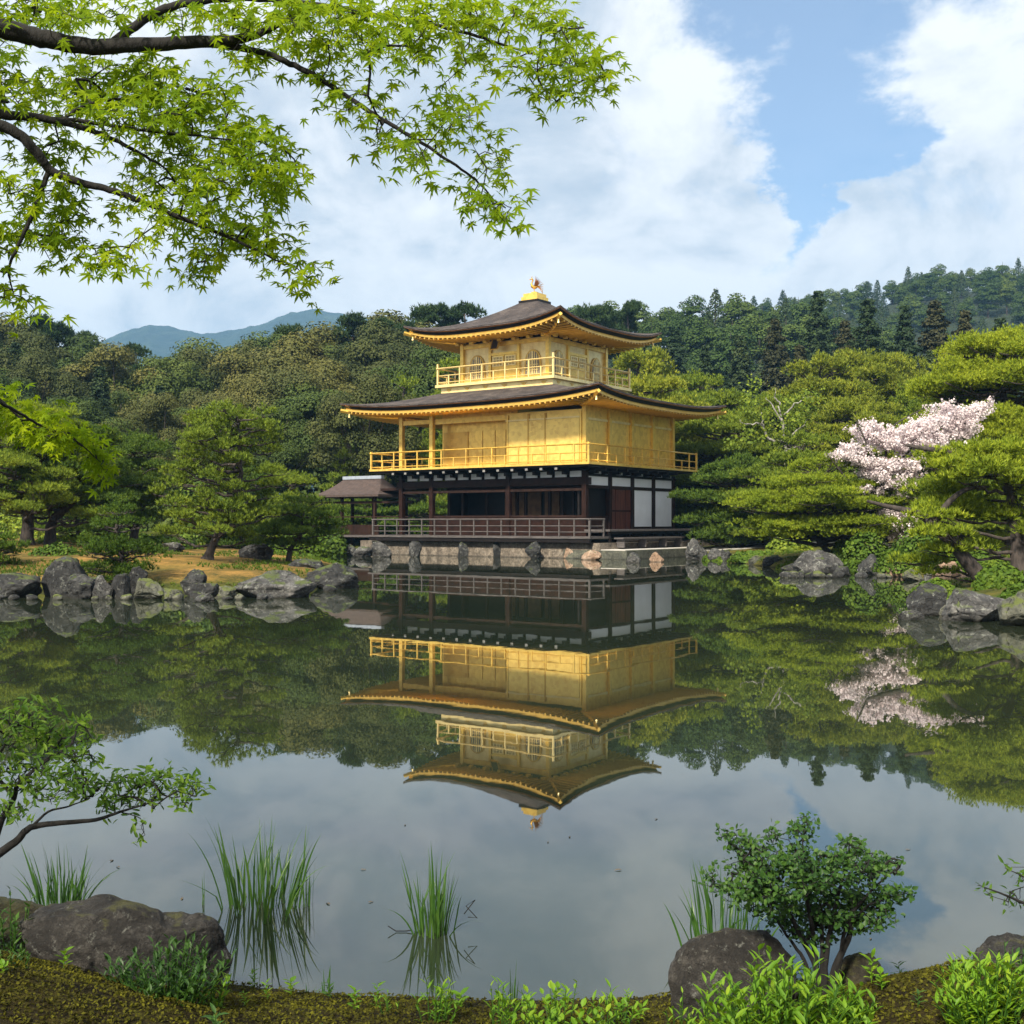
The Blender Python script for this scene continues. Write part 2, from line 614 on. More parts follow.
M['pine_gold'] = leaf_mat('pine_gold', (0.060, 0.095, 0.016), (0.210, 0.255, 0.028), (0.430, 0.430, 0.042), 0.33)
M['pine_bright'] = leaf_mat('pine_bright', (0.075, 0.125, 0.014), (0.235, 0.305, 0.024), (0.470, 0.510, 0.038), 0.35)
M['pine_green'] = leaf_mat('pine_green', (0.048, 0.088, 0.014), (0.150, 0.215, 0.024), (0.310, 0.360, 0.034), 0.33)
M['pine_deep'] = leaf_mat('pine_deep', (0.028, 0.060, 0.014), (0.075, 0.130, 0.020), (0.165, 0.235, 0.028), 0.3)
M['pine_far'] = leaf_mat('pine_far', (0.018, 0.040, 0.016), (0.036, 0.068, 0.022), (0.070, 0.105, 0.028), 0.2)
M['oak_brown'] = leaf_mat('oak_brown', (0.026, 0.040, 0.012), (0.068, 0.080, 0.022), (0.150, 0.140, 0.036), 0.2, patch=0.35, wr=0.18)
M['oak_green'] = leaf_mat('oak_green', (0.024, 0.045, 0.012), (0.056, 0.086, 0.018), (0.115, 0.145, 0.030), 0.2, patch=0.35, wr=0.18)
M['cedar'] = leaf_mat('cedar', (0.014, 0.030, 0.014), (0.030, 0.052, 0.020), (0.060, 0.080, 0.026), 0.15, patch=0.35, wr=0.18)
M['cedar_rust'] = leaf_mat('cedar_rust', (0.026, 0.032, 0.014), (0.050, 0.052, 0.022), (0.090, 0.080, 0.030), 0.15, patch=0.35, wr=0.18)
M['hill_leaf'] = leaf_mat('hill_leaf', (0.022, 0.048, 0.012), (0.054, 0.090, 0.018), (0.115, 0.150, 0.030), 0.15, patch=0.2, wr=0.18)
M['blossom'] = leaf_mat('blossom', (0.58, 0.47, 0.48), (0.76, 0.67, 0.68), (0.88, 0.83, 0.83), 0.35, patch=2.0)
M['azalea'] = leaf_mat('azalea', (0.030, 0.065, 0.010), (0.070, 0.125, 0.014), (0.140, 0.200, 0.022), 0.25)
M['maple'] = leaf_mat('maple', (0.055, 0.115, 0.005), (0.130, 0.220, 0.007), (0.330, 0.410, 0.009), 0.55, (0.38, 0.50, 0.01), 0.6, 0.10, patch=2.2)
M['shrub_leaf'] = leaf_mat('shrub_leaf', (0.022, 0.062, 0.009), (0.055, 0.120, 0.012), (0.175, 0.270, 0.020), 0.4, (0.20, 0.36, 0.02), 0.55, 0.2, patch=5)
M['boxwood'] = leaf_mat('boxwood', (0.014, 0.045, 0.009), (0.030, 0.080, 0.012), (0.080, 0.155, 0.020), 0.3, None, 0.5, 0.25, patch=6)
M['fresh_leaf'] = leaf_mat('fresh_leaf', (0.055, 0.150, 0.010), (0.130, 0.260, 0.014), (0.270, 0.370, 0.020), 0.4, (0.30, 0.45, 0.02), 0.5, 0.25, patch=6)
M['fern'] = leaf_mat('fern', (0.020, 0.065, 0.012), (0.045, 0.110, 0.015), (0.090, 0.190, 0.020), 0.35, None, 0.45, 0.4, patch=6)
M['reed'] = leaf_mat('reed', (0.018, 0.060, 0.010), (0.040, 0.105, 0.014), (0.085, 0.165, 0.020), 0.3, None, 0.4, 0.5, patch=6)
M['moss'] = leaf_mat('moss', (0.020, 0.014, 0.004), (0.048, 0.048, 0.007), (0.165, 0.160, 0.012), 0.2, None, 0.8, 0.1, patch=2.2)
M['bark'] = bark_mat('bark', (0.014, 0.011, 0.010), (0.060, 0.048, 0.042), 14)
M['bark_dark'] = bark_mat('bark_dark', (0.002, 0.0017, 0.0015), (0.007, 0.006, 0.005), 40)
M['bark_pale'] = bark_mat('bark_pale', (0.10, 0.095, 0.085), (0.30, 0.29, 0.27), 10)


def ground_mat():
    m, T = new_mat('earth')
    geo = T.n('ShaderNodeNewGeometry')
    ps = geo.outputs['Position']
    at_ = T.n('ShaderNodeAttribute', _attribute_name='zone')
    sp = T.n('ShaderNodeSeparateColor')
    T.link(at_.outputs['Color'], sp.inputs[0])
    n1 = T.noise(ps, 0.9, 6.0, 0.62)
    n2 = T.noise(ps, 7.0, 6.0, 0.7)
    n3 = T.noise(ps, 40.0, 5.0, 0.7)
    mixn = T.math('ADD', T.math('MULTIPLY', n1, 0.55), T.math('MULTIPLY', n2, 0.45))
    green = T.ramp(mixn, [(0.36, (0.030, 0.036, 0.008)), (0.52, (0.060, 0.075, 0.012)), (0.66, (0.11, 0.105, 0.020))])
    orange = T.ramp(T.math('ADD', T.math('MULTIPLY', mixn, 0.72), T.math('MULTIPLY', n3, 0.28)), [(0.41, (0.050, 0.052, 0.014)), (0.48, (0.15, 0.100, 0.026)), (0.58, (0.33, 0.185, 0.048))])
    nearm = T.ramp(T.math('ADD', T.math('MULTIPLY', n2, 0.6), T.math('MULTIPLY', n3, 0.4)),
                   [(0.38, (0.008, 0.006, 0.003)), (0.50, (0.026, 0.020, 0.005)), (0.62, (0.070, 0.062, 0.008))])
    c = T.mix(sp.outputs[0], green, orange)
    c = T.mix(sp.outputs[1], c, nearm)
    c = T.mix(sp.outputs[2], c, (0.50, 0.485, 0.45))
    z = T.n('ShaderNodeSeparateXYZ')
    T.link(ps, z.inputs[0])
    damp = T.mapr(z.outputs[2], 0.0, 0.06, 0.8, 0.0)
    c = T.mix(damp, c, (0.02, 0.018, 0.010))
    p = out_p(T, Base__Color=c, Roughness=0.95)
    p.inputs['Specular IOR Level'].default_value = 0.15
    T.link(bump(T, T.math('ADD', n2, T.math('MULTIPLY', n3, 0.5)), 0.7, 0.06), p.inputs['Normal'])
    return m


M['earth'] = ground_mat()


def water_mat():
    m, T = new_mat('pond_water')
    geo = T.n('ShaderNodeNewGeometry')
    ps = geo.outputs['Position']
    mp = T.n('ShaderNodeMapping', Scale=(0.9, 0.45, 1))
    T.link(ps, mp.inputs[0])
    a = T.noise(mp.outputs[0], 0.8, 3.0, 0.5)
    b = T.noise(mp.outputs[0], 5.0, 2.0, 0.5)
    h = T.math('ADD', T.math('MULTIPLY', a, 0.7), T.math('MULTIPLY', b, 0.10))
    mur = T.noise(ps, 0.25, 4.0, 0.6)
    col = T.ramp(mur, [(0.35, (0.014, 0.021, 0.012)), (0.65, (0.023, 0.030, 0.016))])
    p = out_p(T, Base__Color=col, Roughness=0.012, IOR=1.9)
    T.link(bump(T, h, 0.034, 0.06), p.inputs['Normal'])
    return m


M['water'] = water_mat()
# ------------------------------------------------------------------ ground, water
def shore(pts):
    return [((px - 512) / F * wy(py), wy(py)) for px, py in pts]


NEAR = shore([(-700, 850), (-250, 905), (-40, 925), (60, 952), (230, 986), (320, 996), (430, 1001), (520, 1003), (640, 1001),
              (700, 990), (800, 982), (900, 978), (1010, 960), (1150, 930), (1500, 860)])
RIGHT = [(12.0, 9.0), (10.6, 13.0), (9.4, 16.6)] + shore([(1024, 617), (960, 611), (945, 596), (925, 580), (880, 572), (800, 570), (760, 566), (738, 562), (716, 560)])
BACK = [(8.9, 56.0), (8.0, 66.0), (-8.0, 66.0), (-9.5, 72.0), (-13.5, 70.0)]
LEFT = shore([(318, 561), (340, 567), (348, 576), (340, 583), (315, 589), (262, 592), (200, 594), (100, 593), (0, 593), (-110, 600), (-260, 615), (-600, 660), (-1100, 760)])
POND = np.array(NEAR + RIGHT + BACK + LEFT)


def sdist(P, poly):
    """signed distance, positive outside (land)"""
    n = len(poly)
    d = np.full(len(P), 1e9)
    inside = np.zeros(len(P), bool)
    for i in range(n):
        a, b = poly[i], poly[(i + 1) % n]
        e = b - a
        w = P - a
        t = np.clip((w @ e) / (e @ e + 1e-12), 0, 1)
        q = w - t[:, None] * e
        d = np.minimum(d, np.hypot(q[:, 0], q[:, 1]))
        c1 = (a[1] <= P[:, 1]) & (b[1] > P[:, 1])
        c2 = (b[1] <= P[:, 1]) & (a[1] > P[:, 1])
        cr = e[0] * w[:, 1] - e[1] * w[:, 0]
        inside ^= (c1 & (cr > 0)) | (c2 & (cr < 0))
    return np.where(inside, -d, d)


def smooth(x):
    x = np.clip(x, 0, 1)
    return x * x * (3 - 2 * x)


def ground_h(P):
    P = np.asarray(P, float)
    d = sdist(P, POND)
    near = P[:, 1] < 7.0
    dd = np.maximum(d, 0)
    far_h = 0.10 + 0.22 * (1 - np.exp(-dd / 0.5)) + np.minimum(dd * 0.062, 0.62) + np.clip((P[:, 1] - 75) * 0.03, 0, 12)
    near_h = 0.012 + 0.20 * dd * np.exp(-dd / 9)
    near_h = near_h + smooth(dd * 2.2) * (0.26 * np.exp(-((P[:, 0] + 1.65) / .75) ** 2 - ((P[:, 1] - 3.1) / .75) ** 2) + 0.20 * np.exp(-((P[:, 0] - 1.35) / .45) ** 2 - ((P[:, 1] - 3.25) / .55) ** 2))
    h = np.where(near, near_h, far_h)
    h = np.where(d < 0, -np.minimum(-d * 0.5, 0.7), h)
    nz = vnoise(np.c_[P, np.zeros(len(P))], 3, 4, 1.0 / 3.0) - 0.5
    nz2 = vnoise(np.c_[P, np.zeros(len(P))], 5, 4, 4.0) - 0.5
    h += np.where(d > 0, nz * 0.18 * np.clip(dd, 0, 1) * np.where(near, 0.5, 1.0) + nz2 * 0.05 * np.clip(dd * 6, 0.1, 1), 0)
    return h, d


def gz(x, y):
    return float(ground_h(np.array([[x, y]]))[0][0])


def build_ground():
    q = np.r_[np.linspace(4.0, 15.0, 330)[:-1], np.geomspace(15.0, 4508.0, 440)]
    Y = q - 8.0
    t = np.linspace(-1.1, 1.1, 420)
    X = t[None, :] * (q[:, None] + 1.0)
    YY = np.repeat(Y[:, None], len(t), 1)
    P = np.c_[X.ravel(), YY.ravel()]
    h, d = ground_h(P)
    V = np.c_[P, h].reshape(len(q), len(t), 3)
    mb = MB()
    mb.grid(V)
    o = mb.build('ground', M['earth'], smooth=True)
    tag(o, kind='structure')
    zone = np.zeros((len(P), 4), np.float32)
    zone[:, 3] = 1
    pen = (P[:, 0] < 0) & (P[:, 1] > 22) & (P[:, 1] < 60) & (P[:, 0] / np.maximum(P[:, 1], 1) < -0.12)
    nz = vnoise(np.c_[P, np.zeros(len(P))], 9, 4, 0.6)
    zone[:, 0] = np.where(pen, np.clip((d - 0.25) * 2.0, 0, 1) * np.clip(1.9 - nz * 1.9, 0.25, 1), 0)
    rt = (P[:, 0] > 8) & (P[:, 1] > 22) & (P[:, 1] < 60)
    zone[:, 0] = np.maximum(zone[:, 0], np.where(rt, 0.45 * np.clip(nz * 2 - 0.6, 0, 1), 0))
    zone[:, 1] = (P[:, 1] < 7)
    sand = (np.hypot((P[:, 0] - 12.6) / 3.2, (P[:, 1] - 57.5) / 2.8) < 1) & (d > 0.5)
    zone[:, 2] = sand
    ca = o.data.color_attributes.new('zone', 'FLOAT_COLOR', 'POINT')
    ca.data.foreach_set('color', zone.ravel())
    w = MB()
    n = 2
    w.add([(-70, 1, 0), (70, 1, 0), (70, 85, 0), (-70, 85, 0)], np.array([[0, 1, 2, 3]]))
    tag(w.build('water', M['water']), kind='structure')


build_ground()




HILLS = []


def hill(name, prof, Y0, Yr, Y1, mat, amp, seed, canopy=0.0, base=0.0, nx=260, ny=120):
    """ridge whose crest follows a profile of (column, row) seen from the pond's near bank"""
    px = np.array([p[0] for p in prof], float)
    py = np.array([p[1] for p in prof], float)
    cols = np.linspace(px[0], px[-1], nx)
    zr = HC + (HZ - np.interp(cols, px, py)) / F * Yr - canopy
    ys = np.linspace(Y0, Y1, ny)
    A, YY = np.meshgrid((cols - 512) / F, ys)
    Z = base + np.where(YY < Yr, smooth((YY - Y0) / (Yr - Y0)), 1 - 0.6 * smooth((YY - Yr) / (Y1 - Yr))) * (zr[None, :] - base)
    X = A * YY
    nz = vnoise(np.c_[X.ravel(), YY.ravel(), np.zeros(X.size)], seed, 5, 1.0 / (0.12 * (Y1 - Y0)))
    nf = vnoise(np.c_[X.ravel(), YY.ravel(), np.zeros(X.size)], seed + 1, 4, 1.0 / max(amp * 1.6, 1))
    Z = Z + ((nz - 0.5) * amp * 2 + (nf - 0.5) * amp * 0.8).reshape(Z.shape) * smooth((YY - Y0) / (Yr - Y0)) * 1.0
    mb = MB()
    mb.grid(np.stack([X, YY, Z], -1))
    o = mb.build(name, mat, smooth=True)
    tag(o, kind='structure')

    def zf(pcol, Y):
        i = np.interp(pcol, cols, np.arange(nx))
        j = np.interp(Y, ys, np.arange(ny))
        return float(Z[int(j), int(i)])
    return zf


def mountain_mat():
    m, T = new_mat('mountain_forest')
    geo = T.n('ShaderNodeNewGeometry')
    n1 = T.noise(geo.outputs['Position'], 0.012, 8.0, 0.7)
    n2 = T.noise(geo.outputs['Position'], 0.05, 6.0, 0.75)
    c = T.ramp(T.math('ADD', T.math('MULTIPLY', n1, 0.5), T.math('MULTIPLY', n2, 0.5)),
               [(0.38, (0.010, 0.024, 0.012)), (0.52, (0.028, 0.052, 0.022)), (0.66, (0.065, 0.095, 0.035))])
    p = out_p(T, Base__Color=c, Roughness=1.0)
    T.link(bump(T, n2, 1.0, 25.0), p.inputs['Normal'])
    return m


M['mountain'] = mountain_mat()
hill('mountain', [(-700, 380), (-200, 365), (40, 352), (95, 345), (125, 333), (150, 327), (180, 333), (215, 338), (240, 333), (262, 326), (290, 315), (315, 311), (340, 315),
                  (380, 322), (430, 335), (520, 350)], 1700, 2600, 3300, M['mountain'], 18, 21, nx=900, ny=260)
hill_far = hill('far_hill', [(560, 400), (700, 330), (800, 306), (850, 297), (900, 285), (940, 277), (985, 275), (1030, 273), (1120, 278), (1250, 300)],
                170, 420, 600, M['mountain'], 3, 31, canopy=9)
hill_mid = hill('near_hill', [(330, 400), (450, 350), (540, 325), (620, 312), (700, 305), (760, 305), (830, 318), (900, 345), (1000, 360), (1150, 365)],
                100, 230, 330, M['mountain'], 2, 41, canopy=9)

# ------------------------------------------------------------------ haze
hz_m = bpy.data.materials.new('haze_air')
hz_m.use_nodes = True
T_ = NT(hz_m.node_tree)
pv = T_.n('ShaderNodeVolumePrincipled', Density=0.00023)
pv.inputs['Color'].default_value = (0.26, 0.55, 0.92, 1)
pv.inputs['Anisotropy'].default_value = 0.0
T_.link(pv.outputs[0], T_.n('ShaderNodeOutputMaterial').inputs['Volume'])
HAZE = True
if HAZE:
    hb = MB()
    hb.b2(-5200, 5200, -60, 4700, -2.2, 540)
    tag(hb.build('haze', hz_m), kind='stuff')


# ------------------------------------------------------------------ plants: generators
def unit(n, rng):
    v = rng.normal(size=(n, 3))
    return v / np.linalg.norm(v, axis=1)[:, None]


DIAMOND = (np.array([(0, -0.5, 0), (0.32, 0, 0.06), (0, 0.5, 0), (-0.32, 0, 0.06)]), [np.array([0, 1, 2, 3])])
SQ = (np.array([(-0.42, -0.35, 0), (0.1, -0.5, 0.08), (0.45, 0.05, 0), (0.05, 0.5, 0.08), (-0.38, 0.3, 0)]), [np.array([0, 1, 2, 3, 4])])


def tuft_template(k=6, seed=1, spread=0.75, w=0.10):
    r = np.random.default_rng(seed)
    V, Fs = [], []
    for i in range(k):
        a = 2 * PI * (i + r.uniform(-0.3, 0.3)) / k
        s = spread * r.uniform(0.35, 1.1)
        d = np.array([math.cos(a) * s, math.sin(a) * s, 1.0])
        d /= np.linalg.norm(d)
        side = np.array([-math.sin(a), math.cos(a), 0]) * w
        b = len(V)
        L = r.uniform(0.75, 1.0)
        V += [d * 0.02 - side, d * 0.02 + side, d * L]
        Fs.append(np.array([b, b + 1, b + 2]))
    return np.array(V), [np.array(Fs)]


TUFT = tuft_template(6, 1)
TUFT4 = tuft_template(4, 2, 0.9, 0.16)


def bez(p0, p1, p2, n=8):
    t = np.linspace(0, 1, n)[:, None]
    return (1 - t) ** 2 * np.array(p0) + 2 * t * (1 - t) * np.array(p1) + t ** 2 * np.array(p2)


def catmull(pts, n=6):
    P = np.array(pts, float)
    P = np.vstack([2 * P[0] - P[1], P, 2 * P[-1] - P[-2]])
    out = []
    for i in range(1, len(P) - 2):
        for t in np.linspace(0, 1, n, endpoint=False):
            a, b, c, d = P[i - 1], P[i], P[i + 1], P[i + 2]
            out.append(0.5 * (2 * b + (c - a) * t + (2 * a - 5 * b + 4 * c - d) * t * t + (3 * b - a - 3 * c + d) * t ** 3))
    out.append(P[-2])
    return np.array(out)


def pad_points(c, rx, ry, th, n, rng):
    """needle tufts of one cloud-shaped pad: lumpy dome on top, ragged flat underside"""
    k = max(3, int(4 + rx * 2.2))
    sub = []
    for i in range(k):
        a = rng.uniform(0, 2 * PI)
        r = math.sqrt(rng.uniform(0, 1)) * 0.72
        sub.append((math.cos(a) * r * rx, math.sin(a) * r * ry, rng.uniform(-0.15, 0.22) * th, rng.uniform(0.32, 0.52)))
    sub.append((0, 0, 0.1 * th, 0.6))
    S = np.array(sub)
    j = rng.integers(0, len(S), n)
    d = unit(n, rng)
    d[:, 2] = np.abs(d[:, 2]) * 1.0 - 0.22 * (rng.random(n) < 0.35)
    rr = rng.uniform(0.72, 1.05, n)
    P = np.c_[S[j, 0] + d[:, 0] * S[j, 3] * rx * rr, S[j, 1] + d[:, 1] * S[j, 3] * ry * rr, S[j, 2] + d[:, 2] * th * rr * (0.6 + S[j, 3])]
    N = np.c_[d[:, 0] * 0.75, d[:, 1] * 0.75, np.abs(d[:, 2]) * 0.9 + 0.55] + rng.normal(size=(n, 3)) * 0.28
    return P + np.array(c), N


def make_pine(name, mat, trunk, pads, seed, dens=430, tuft=0.16, label=None, cat='pine', group=None, tmpl=TUFT, bark='bark', r0=0.16, limb_w=0.045, fill=0.35):
    """trunk: list of (x,y,z); pads: list of (x,y,z,rx,ry,thickness)"""
    rng = np.random.default_rng(seed)
    root = empty(name, label=label, cat=cat, group=group)
    tb = MB()
    tp = catmull(trunk, 6)
    hgt = np.linspace(0, 1, len(tp))
    rad = r0 * (1 - 0.78 * hgt) * (1 + 0.8 * np.exp(-hgt * 16))
    tp2 = tp + rng.normal(size=tp.shape) * r0 * 0.07
    tb.tube(tp2, rad, 9)
    for i in range(5):                                           # root flare
        a = i * 1.256 + rng.uniform(-0.3, 0.3)
        d = np.array([math.cos(a), math.sin(a), 0])
        tb.tube([tp[0] + np.array([0, 0, r0 * 1.8]), tp[0] + d * r0 * 1.5 + np.array([0, 0, r0 * 0.4]), tp[0] + d * r0 * 3.0 - np.array([0, 0, r0 * 0.9])],
                [r0 * 0.55, r0 * 0.4, r0 * 0.12], 6)
    cr = MB()
    for (x, y, z, rx, ry, th) in pads:
        c = np.array([x, y, z])
        # limb from the trunk point a little below the pad
        cand = np.argmin(np.abs(tp[:, 2] - (z - 0.12 * np.hypot(x - tp[:, 0], y - tp[:, 1]) - 0.1)) + 0.25 * np.hypot(x - tp[:, 0], y - tp[:, 1]))
        s = tp[cand]
        dist = np.linalg.norm(c - s)
        if dist > 0.25:
            mid = (s + c) / 2 + np.array([0, 0, -0.08 * dist]) + rng.normal(size=3) * 0.08 * dist
            b = bez(s, mid, c - np.array([0, 0, 0.25 * th]), 9)
            b[1:-1] += rng.normal(size=(7, 3)) * 0.018 * dist
            w = limb_w * (0.6 + 0.25 * dist)
            tb.tube(b, np.linspace(w, w * 0.35, 9), 6)
            for q in range(4):
                a = rng.uniform(0, 2 * PI)
                e = c + np.array([math.cos(a) * rx * 0.7, math.sin(a) * ry * 0.7, 0])
                st = b[rng.integers(4, 9)]
                tb.tube(bez(st, (st + e) / 2 + np.array([0, 0, -0.05]), e, 5), np.linspace(w * 0.42, w * 0.12, 5), 5)
        n = int(dens * rx * ry * (0.5 + 1.1 * th))
        P, N = pad_points(c, rx, ry, th, n, rng)
        cr.leaves(P, N, rng.uniform(0.7, 1.2, n) * tuft, *tmpl, rng=rng)
        if fill:
            n2 = int(n * fill)
            P, N = pad_points(c, rx * 0.8, ry * 0.8, th * 0.55, n2, rng)
            cr.leaves(P, N, rng.uniform(0.8, 1.3, n2) * tuft, *tmpl, rng=rng)
    tb.build('trunk', M[bark], root, smooth=True)
    cr.build('crown', M[mat], root)
    return root


def layered_pads(h, w, rows, rng, z0=0.3, sx=0.0, top=0.35, jitter=0.12, thick=0.2, lean=(0, 0), shape='cone', k0=3):
    """pads in tiers for a garden pine"""
    out = []
    for i in range(rows):
        t = i / max(rows - 1, 1)
        z = h * (z0 + (0.97 - z0) * t) + rng.uniform(-jitter, jitter) * h / rows
        if shape == 'cone':
            rr = w * (1 - t * (1 - top))
        else:
            rr = w * math.sqrt(max(0.05, 1 - ((t - 0.38) / 0.70) ** 2)) * (0.92 + 0.16 * rng.random())
        k = k0 + int(4 * rr / w * (w / 1.6))
        a0 = rng.uniform(0, 2 * PI)
        for j in range(k):
            a = a0 + j * 2 * PI / k + rng.uniform(-0.3, 0.3)
            q = rr * rng.uniform(0.52, 0.85)
            r = rr * rng.uniform(0.34, 0.52)
            out.append((math.cos(a) * q + lean[0] * t, math.sin(a) * q + lean[1] * t, z + rng.uniform(-0.5, 0.5) * h / rows * 0.55, r, r * rng.uniform(0.75, 1.0), thick * rng.uniform(0.8, 1.25)))
        out.append((lean[0] * t, lean[1] * t, z + 0.04 * h, rr * 0.42, rr * 0.42, thick))
    return out


def cloud_pads(h, w, count, rng, zb=0.22, lean=0.0, thick=0.24, size=(0.24, 0.42)):
    """many overlapping pads over the shell of a broad dome"""
    out = []
    for i in range(count):
        t = (i + .5) / count
        z = zb + (1 - zb) * t ** 0.85
        rr = w * math.sqrt(max(0.04, 1 - ((z - 0.46) / 0.60) ** 2))
        a = i * 2.39996 + rng.uniform(-.4, .4)
        q = rr * rng.uniform(0.45, 0.92) * (0.35 if i % 5 == 4 else 1)
        r = w * rng.uniform(*size) * (1 - .25 * t)
        out.append((math.cos(a) * q + lean * (z - zb), math.sin(a) * q, h * (z - .03), r, r * rng.uniform(.75, 1), thick * rng.uniform(.7, 1.3)))
    return out


def make_broadleaf(name, mat, h, w, seed, nclump=44, per=190, leaf=0.30, trunk_h=0.3, label=None, cat='tree', group=None, tall=1.0):
    rng = np.random.default_rng(seed)
    root = empty(name, label=label, cat=cat, group=group)
    cz = h * (trunk_h + (1 - trunk_h) * 0.5)
    rz = h * (1 - trunk_h) * 0.5
    cr = MB()
    tb = MB()
    tb.tube(catmull([(0, 0, -0.5), (rng.uniform(-.2, .2), 0, h * .25), (rng.uniform(-.4, .4), .2, h * .5), (0, 0, h * .8)], 5), np.linspace(0.035, 0.008, 16) * h * 0.7, 7)
    d = unit(nclump, rng)
    d[:, 2] = d[:, 2] * 0.9 + 0.15
    rr = rng.uniform(0.45, 1.0, nclump) ** 0.6
    lump = 0.78 + 0.45 * vnoise(d, seed, 2, 1.4)
    C = np.c_[d[:, 0] * w / 2 * rr * lump, d[:, 1] * w / 2 * rr * lump, cz + d[:, 2] * rz * rr * lump]
    for c in C:
        r = w * rng.uniform(0.10, 0.19)
        if rng.random() < 0.5:
            tb.tube(bez((0, 0, h * rng.uniform(0.2, 0.55)), (c[0] * .5, c[1] * .5, c[2] * .7), c, 6), np.linspace(0.011, 0.003, 6) * h, 5)
        n = int(per * rng.uniform(0.7, 1.3))
        u = unit(n, rng)
        u[:, 2] = np.where(u[:, 2] < -0.35, -u[:, 2], u[:, 2])
        q = c + u * r * rng.uniform(0.55, 1.08, n)[:, None] * np.array([1.15, 1.15, 0.8])
        cr.leaves(q, u * 1.0 + np.array([0, 0, 0.30]) + rng.normal(size=(n, 3)) * 0.34, rng.uniform(0.6, 1.3, n) * leaf, *SQ, rng=rng)
    tb.build('trunk', M['bark'], root, smooth=True)
    cr.build('crown', M[mat], root)
    return root


def make_cedar(name, mat, h, w, seed, per=26, leaf=0.4, label=None, cat='cedar', group=None, bare=0.12):
    rng = np.random.default_rng(seed)
    root = empty(name, label=label, cat=cat, group=group)
    cr, tb = MB(), MB()
    tb.tube([(0, 0, -0.5), (0, 0, h * 0.5), (0, 0, h * 0.98)], [0.022 * h, 0.014 * h, 0.002 * h], 7)
    lv = int(h * 1.7)
    for i in range(lv):
        t = i / lv
        z = h * (bare + (1 - bare) * t)
        rr = w / 2 * (1 - t ** 1.25) ** 0.9 * rng.uniform(0.62, 1.2) + 0.12
        k = rng.integers(5, 8)
        a0 = rng.uniform(0, 6.28)
        for j in range(k):
            a = a0 + j * 6.28 / k + rng.uniform(-0.35, 0.35)
            L = rr * rng.uniform(0.7, 1.1)
            e = np.array([math.cos(a) * L, math.sin(a) * L, z - 0.18 * L + rng.uniform(-.2, .2)])
            s = np.array([0, 0, z])
            n = int(per * (0.5 + L / w * 2))
            t2 = rng.uniform(0.25, 1.0, n) ** 0.7
            q = s + (e - s) * t2[:, None] + rng.normal(size=(n, 3)) * np.array([0.16, 0.16, 0.12]) * (0.6 + L * 0.35)
            nn = np.c_[np.full(n, math.cos(a)) * .6, np.full(n, math.sin(a)) * .6, np.full(n, .7)] + rng.normal(size=(n, 3)) * 0.5
            cr.leaves(q, nn, rng.uniform(0.6, 1.25, n) * leaf, *SQ, rng=rng)
    tb.build('trunk', M['bark'], root, smooth=True)
    cr.build('crown', M[mat], root)
    return root


def grow(skel, targets, rng, sag=0.03, tip=0.0015, power=0.5, jit=0.02):
    """join targets to a skeleton by their nearest node, nearest first; returns segments with radii"""
    nodes = [np.array(p, float) for p in skel]
    par = [-1] * len(nodes)
    cnt_base = len(nodes)
    A = np.array(nodes)
    T = np.array(targets, float)
    dd = np.sqrt(((T[:, None, :] - A[None]) ** 2).sum(-1)).min(1)
    order = np.argsort(dd)
    buf = np.zeros((len(A) + len(T) * 3 + 5, 3))
    buf[:len(A)] = A
    m = len(A)
    ends = []
    for i in order:
        t = T[i]
        d2 = ((buf[:m] - t) ** 2).sum(1)
        j = int(np.argmin(d2))
        L = math.sqrt(d2[j])
        mid = (buf[j] + t) / 2 + rng.normal(size=3) * jit * L + np.array([0, 0, sag * L])
        buf[m] = mid
        par.append(j)
        buf[m + 1] = t
        par.append(m)
        ends.append(m + 1)
        m += 2
    cnt = np.zeros(m)
    for e in ends:
        k = e
        while k >= cnt_base:
            cnt[k] += 1
            k = par[k]
    segs = []
    for k in range(cnt_base, m):
        pr = par[k]
        r1 = tip * cnt[k] ** power
        r0 = tip * (cnt[pr] if pr >= cnt_base else cnt[k] * 1.3) ** power
        segs.append((buf[pr], buf[k], min(r0, r1 * 1.8), r1))
    return segs, buf[ends]


def add_segs(mb, segs, n=5):
    for a, b, r0, r1 in segs:
        if np.linalg.norm(b - a) > 1e-5:
            mb.tube([a, b], [r0, r1], n, cap=False)
# ------------------------------------------------------------------ the pavilion
TH = 0.629
PAV = empty('golden_pavilion', (1.211, 62.152, 0), -TH, 'three storey golden pavilion with dark bark roofs standing at the far edge of the pond', 'pavilion')


def part(name, mb, mat, parent=None, smooth=False, label=None):
    o = mb.build(name, mat, parent or PAV, smooth)
    if label:
        o['label'] = label
    return o


def loc_uv(px, v):
    """u on the line v=const of the pavilion's own frame seen at column px"""
    k = (px - 512) / F
    c, s = math.cos(TH), math.sin(TH)
    return (k * (62.152 + v * c) - 1.211 - v * s) / (c + k * s)


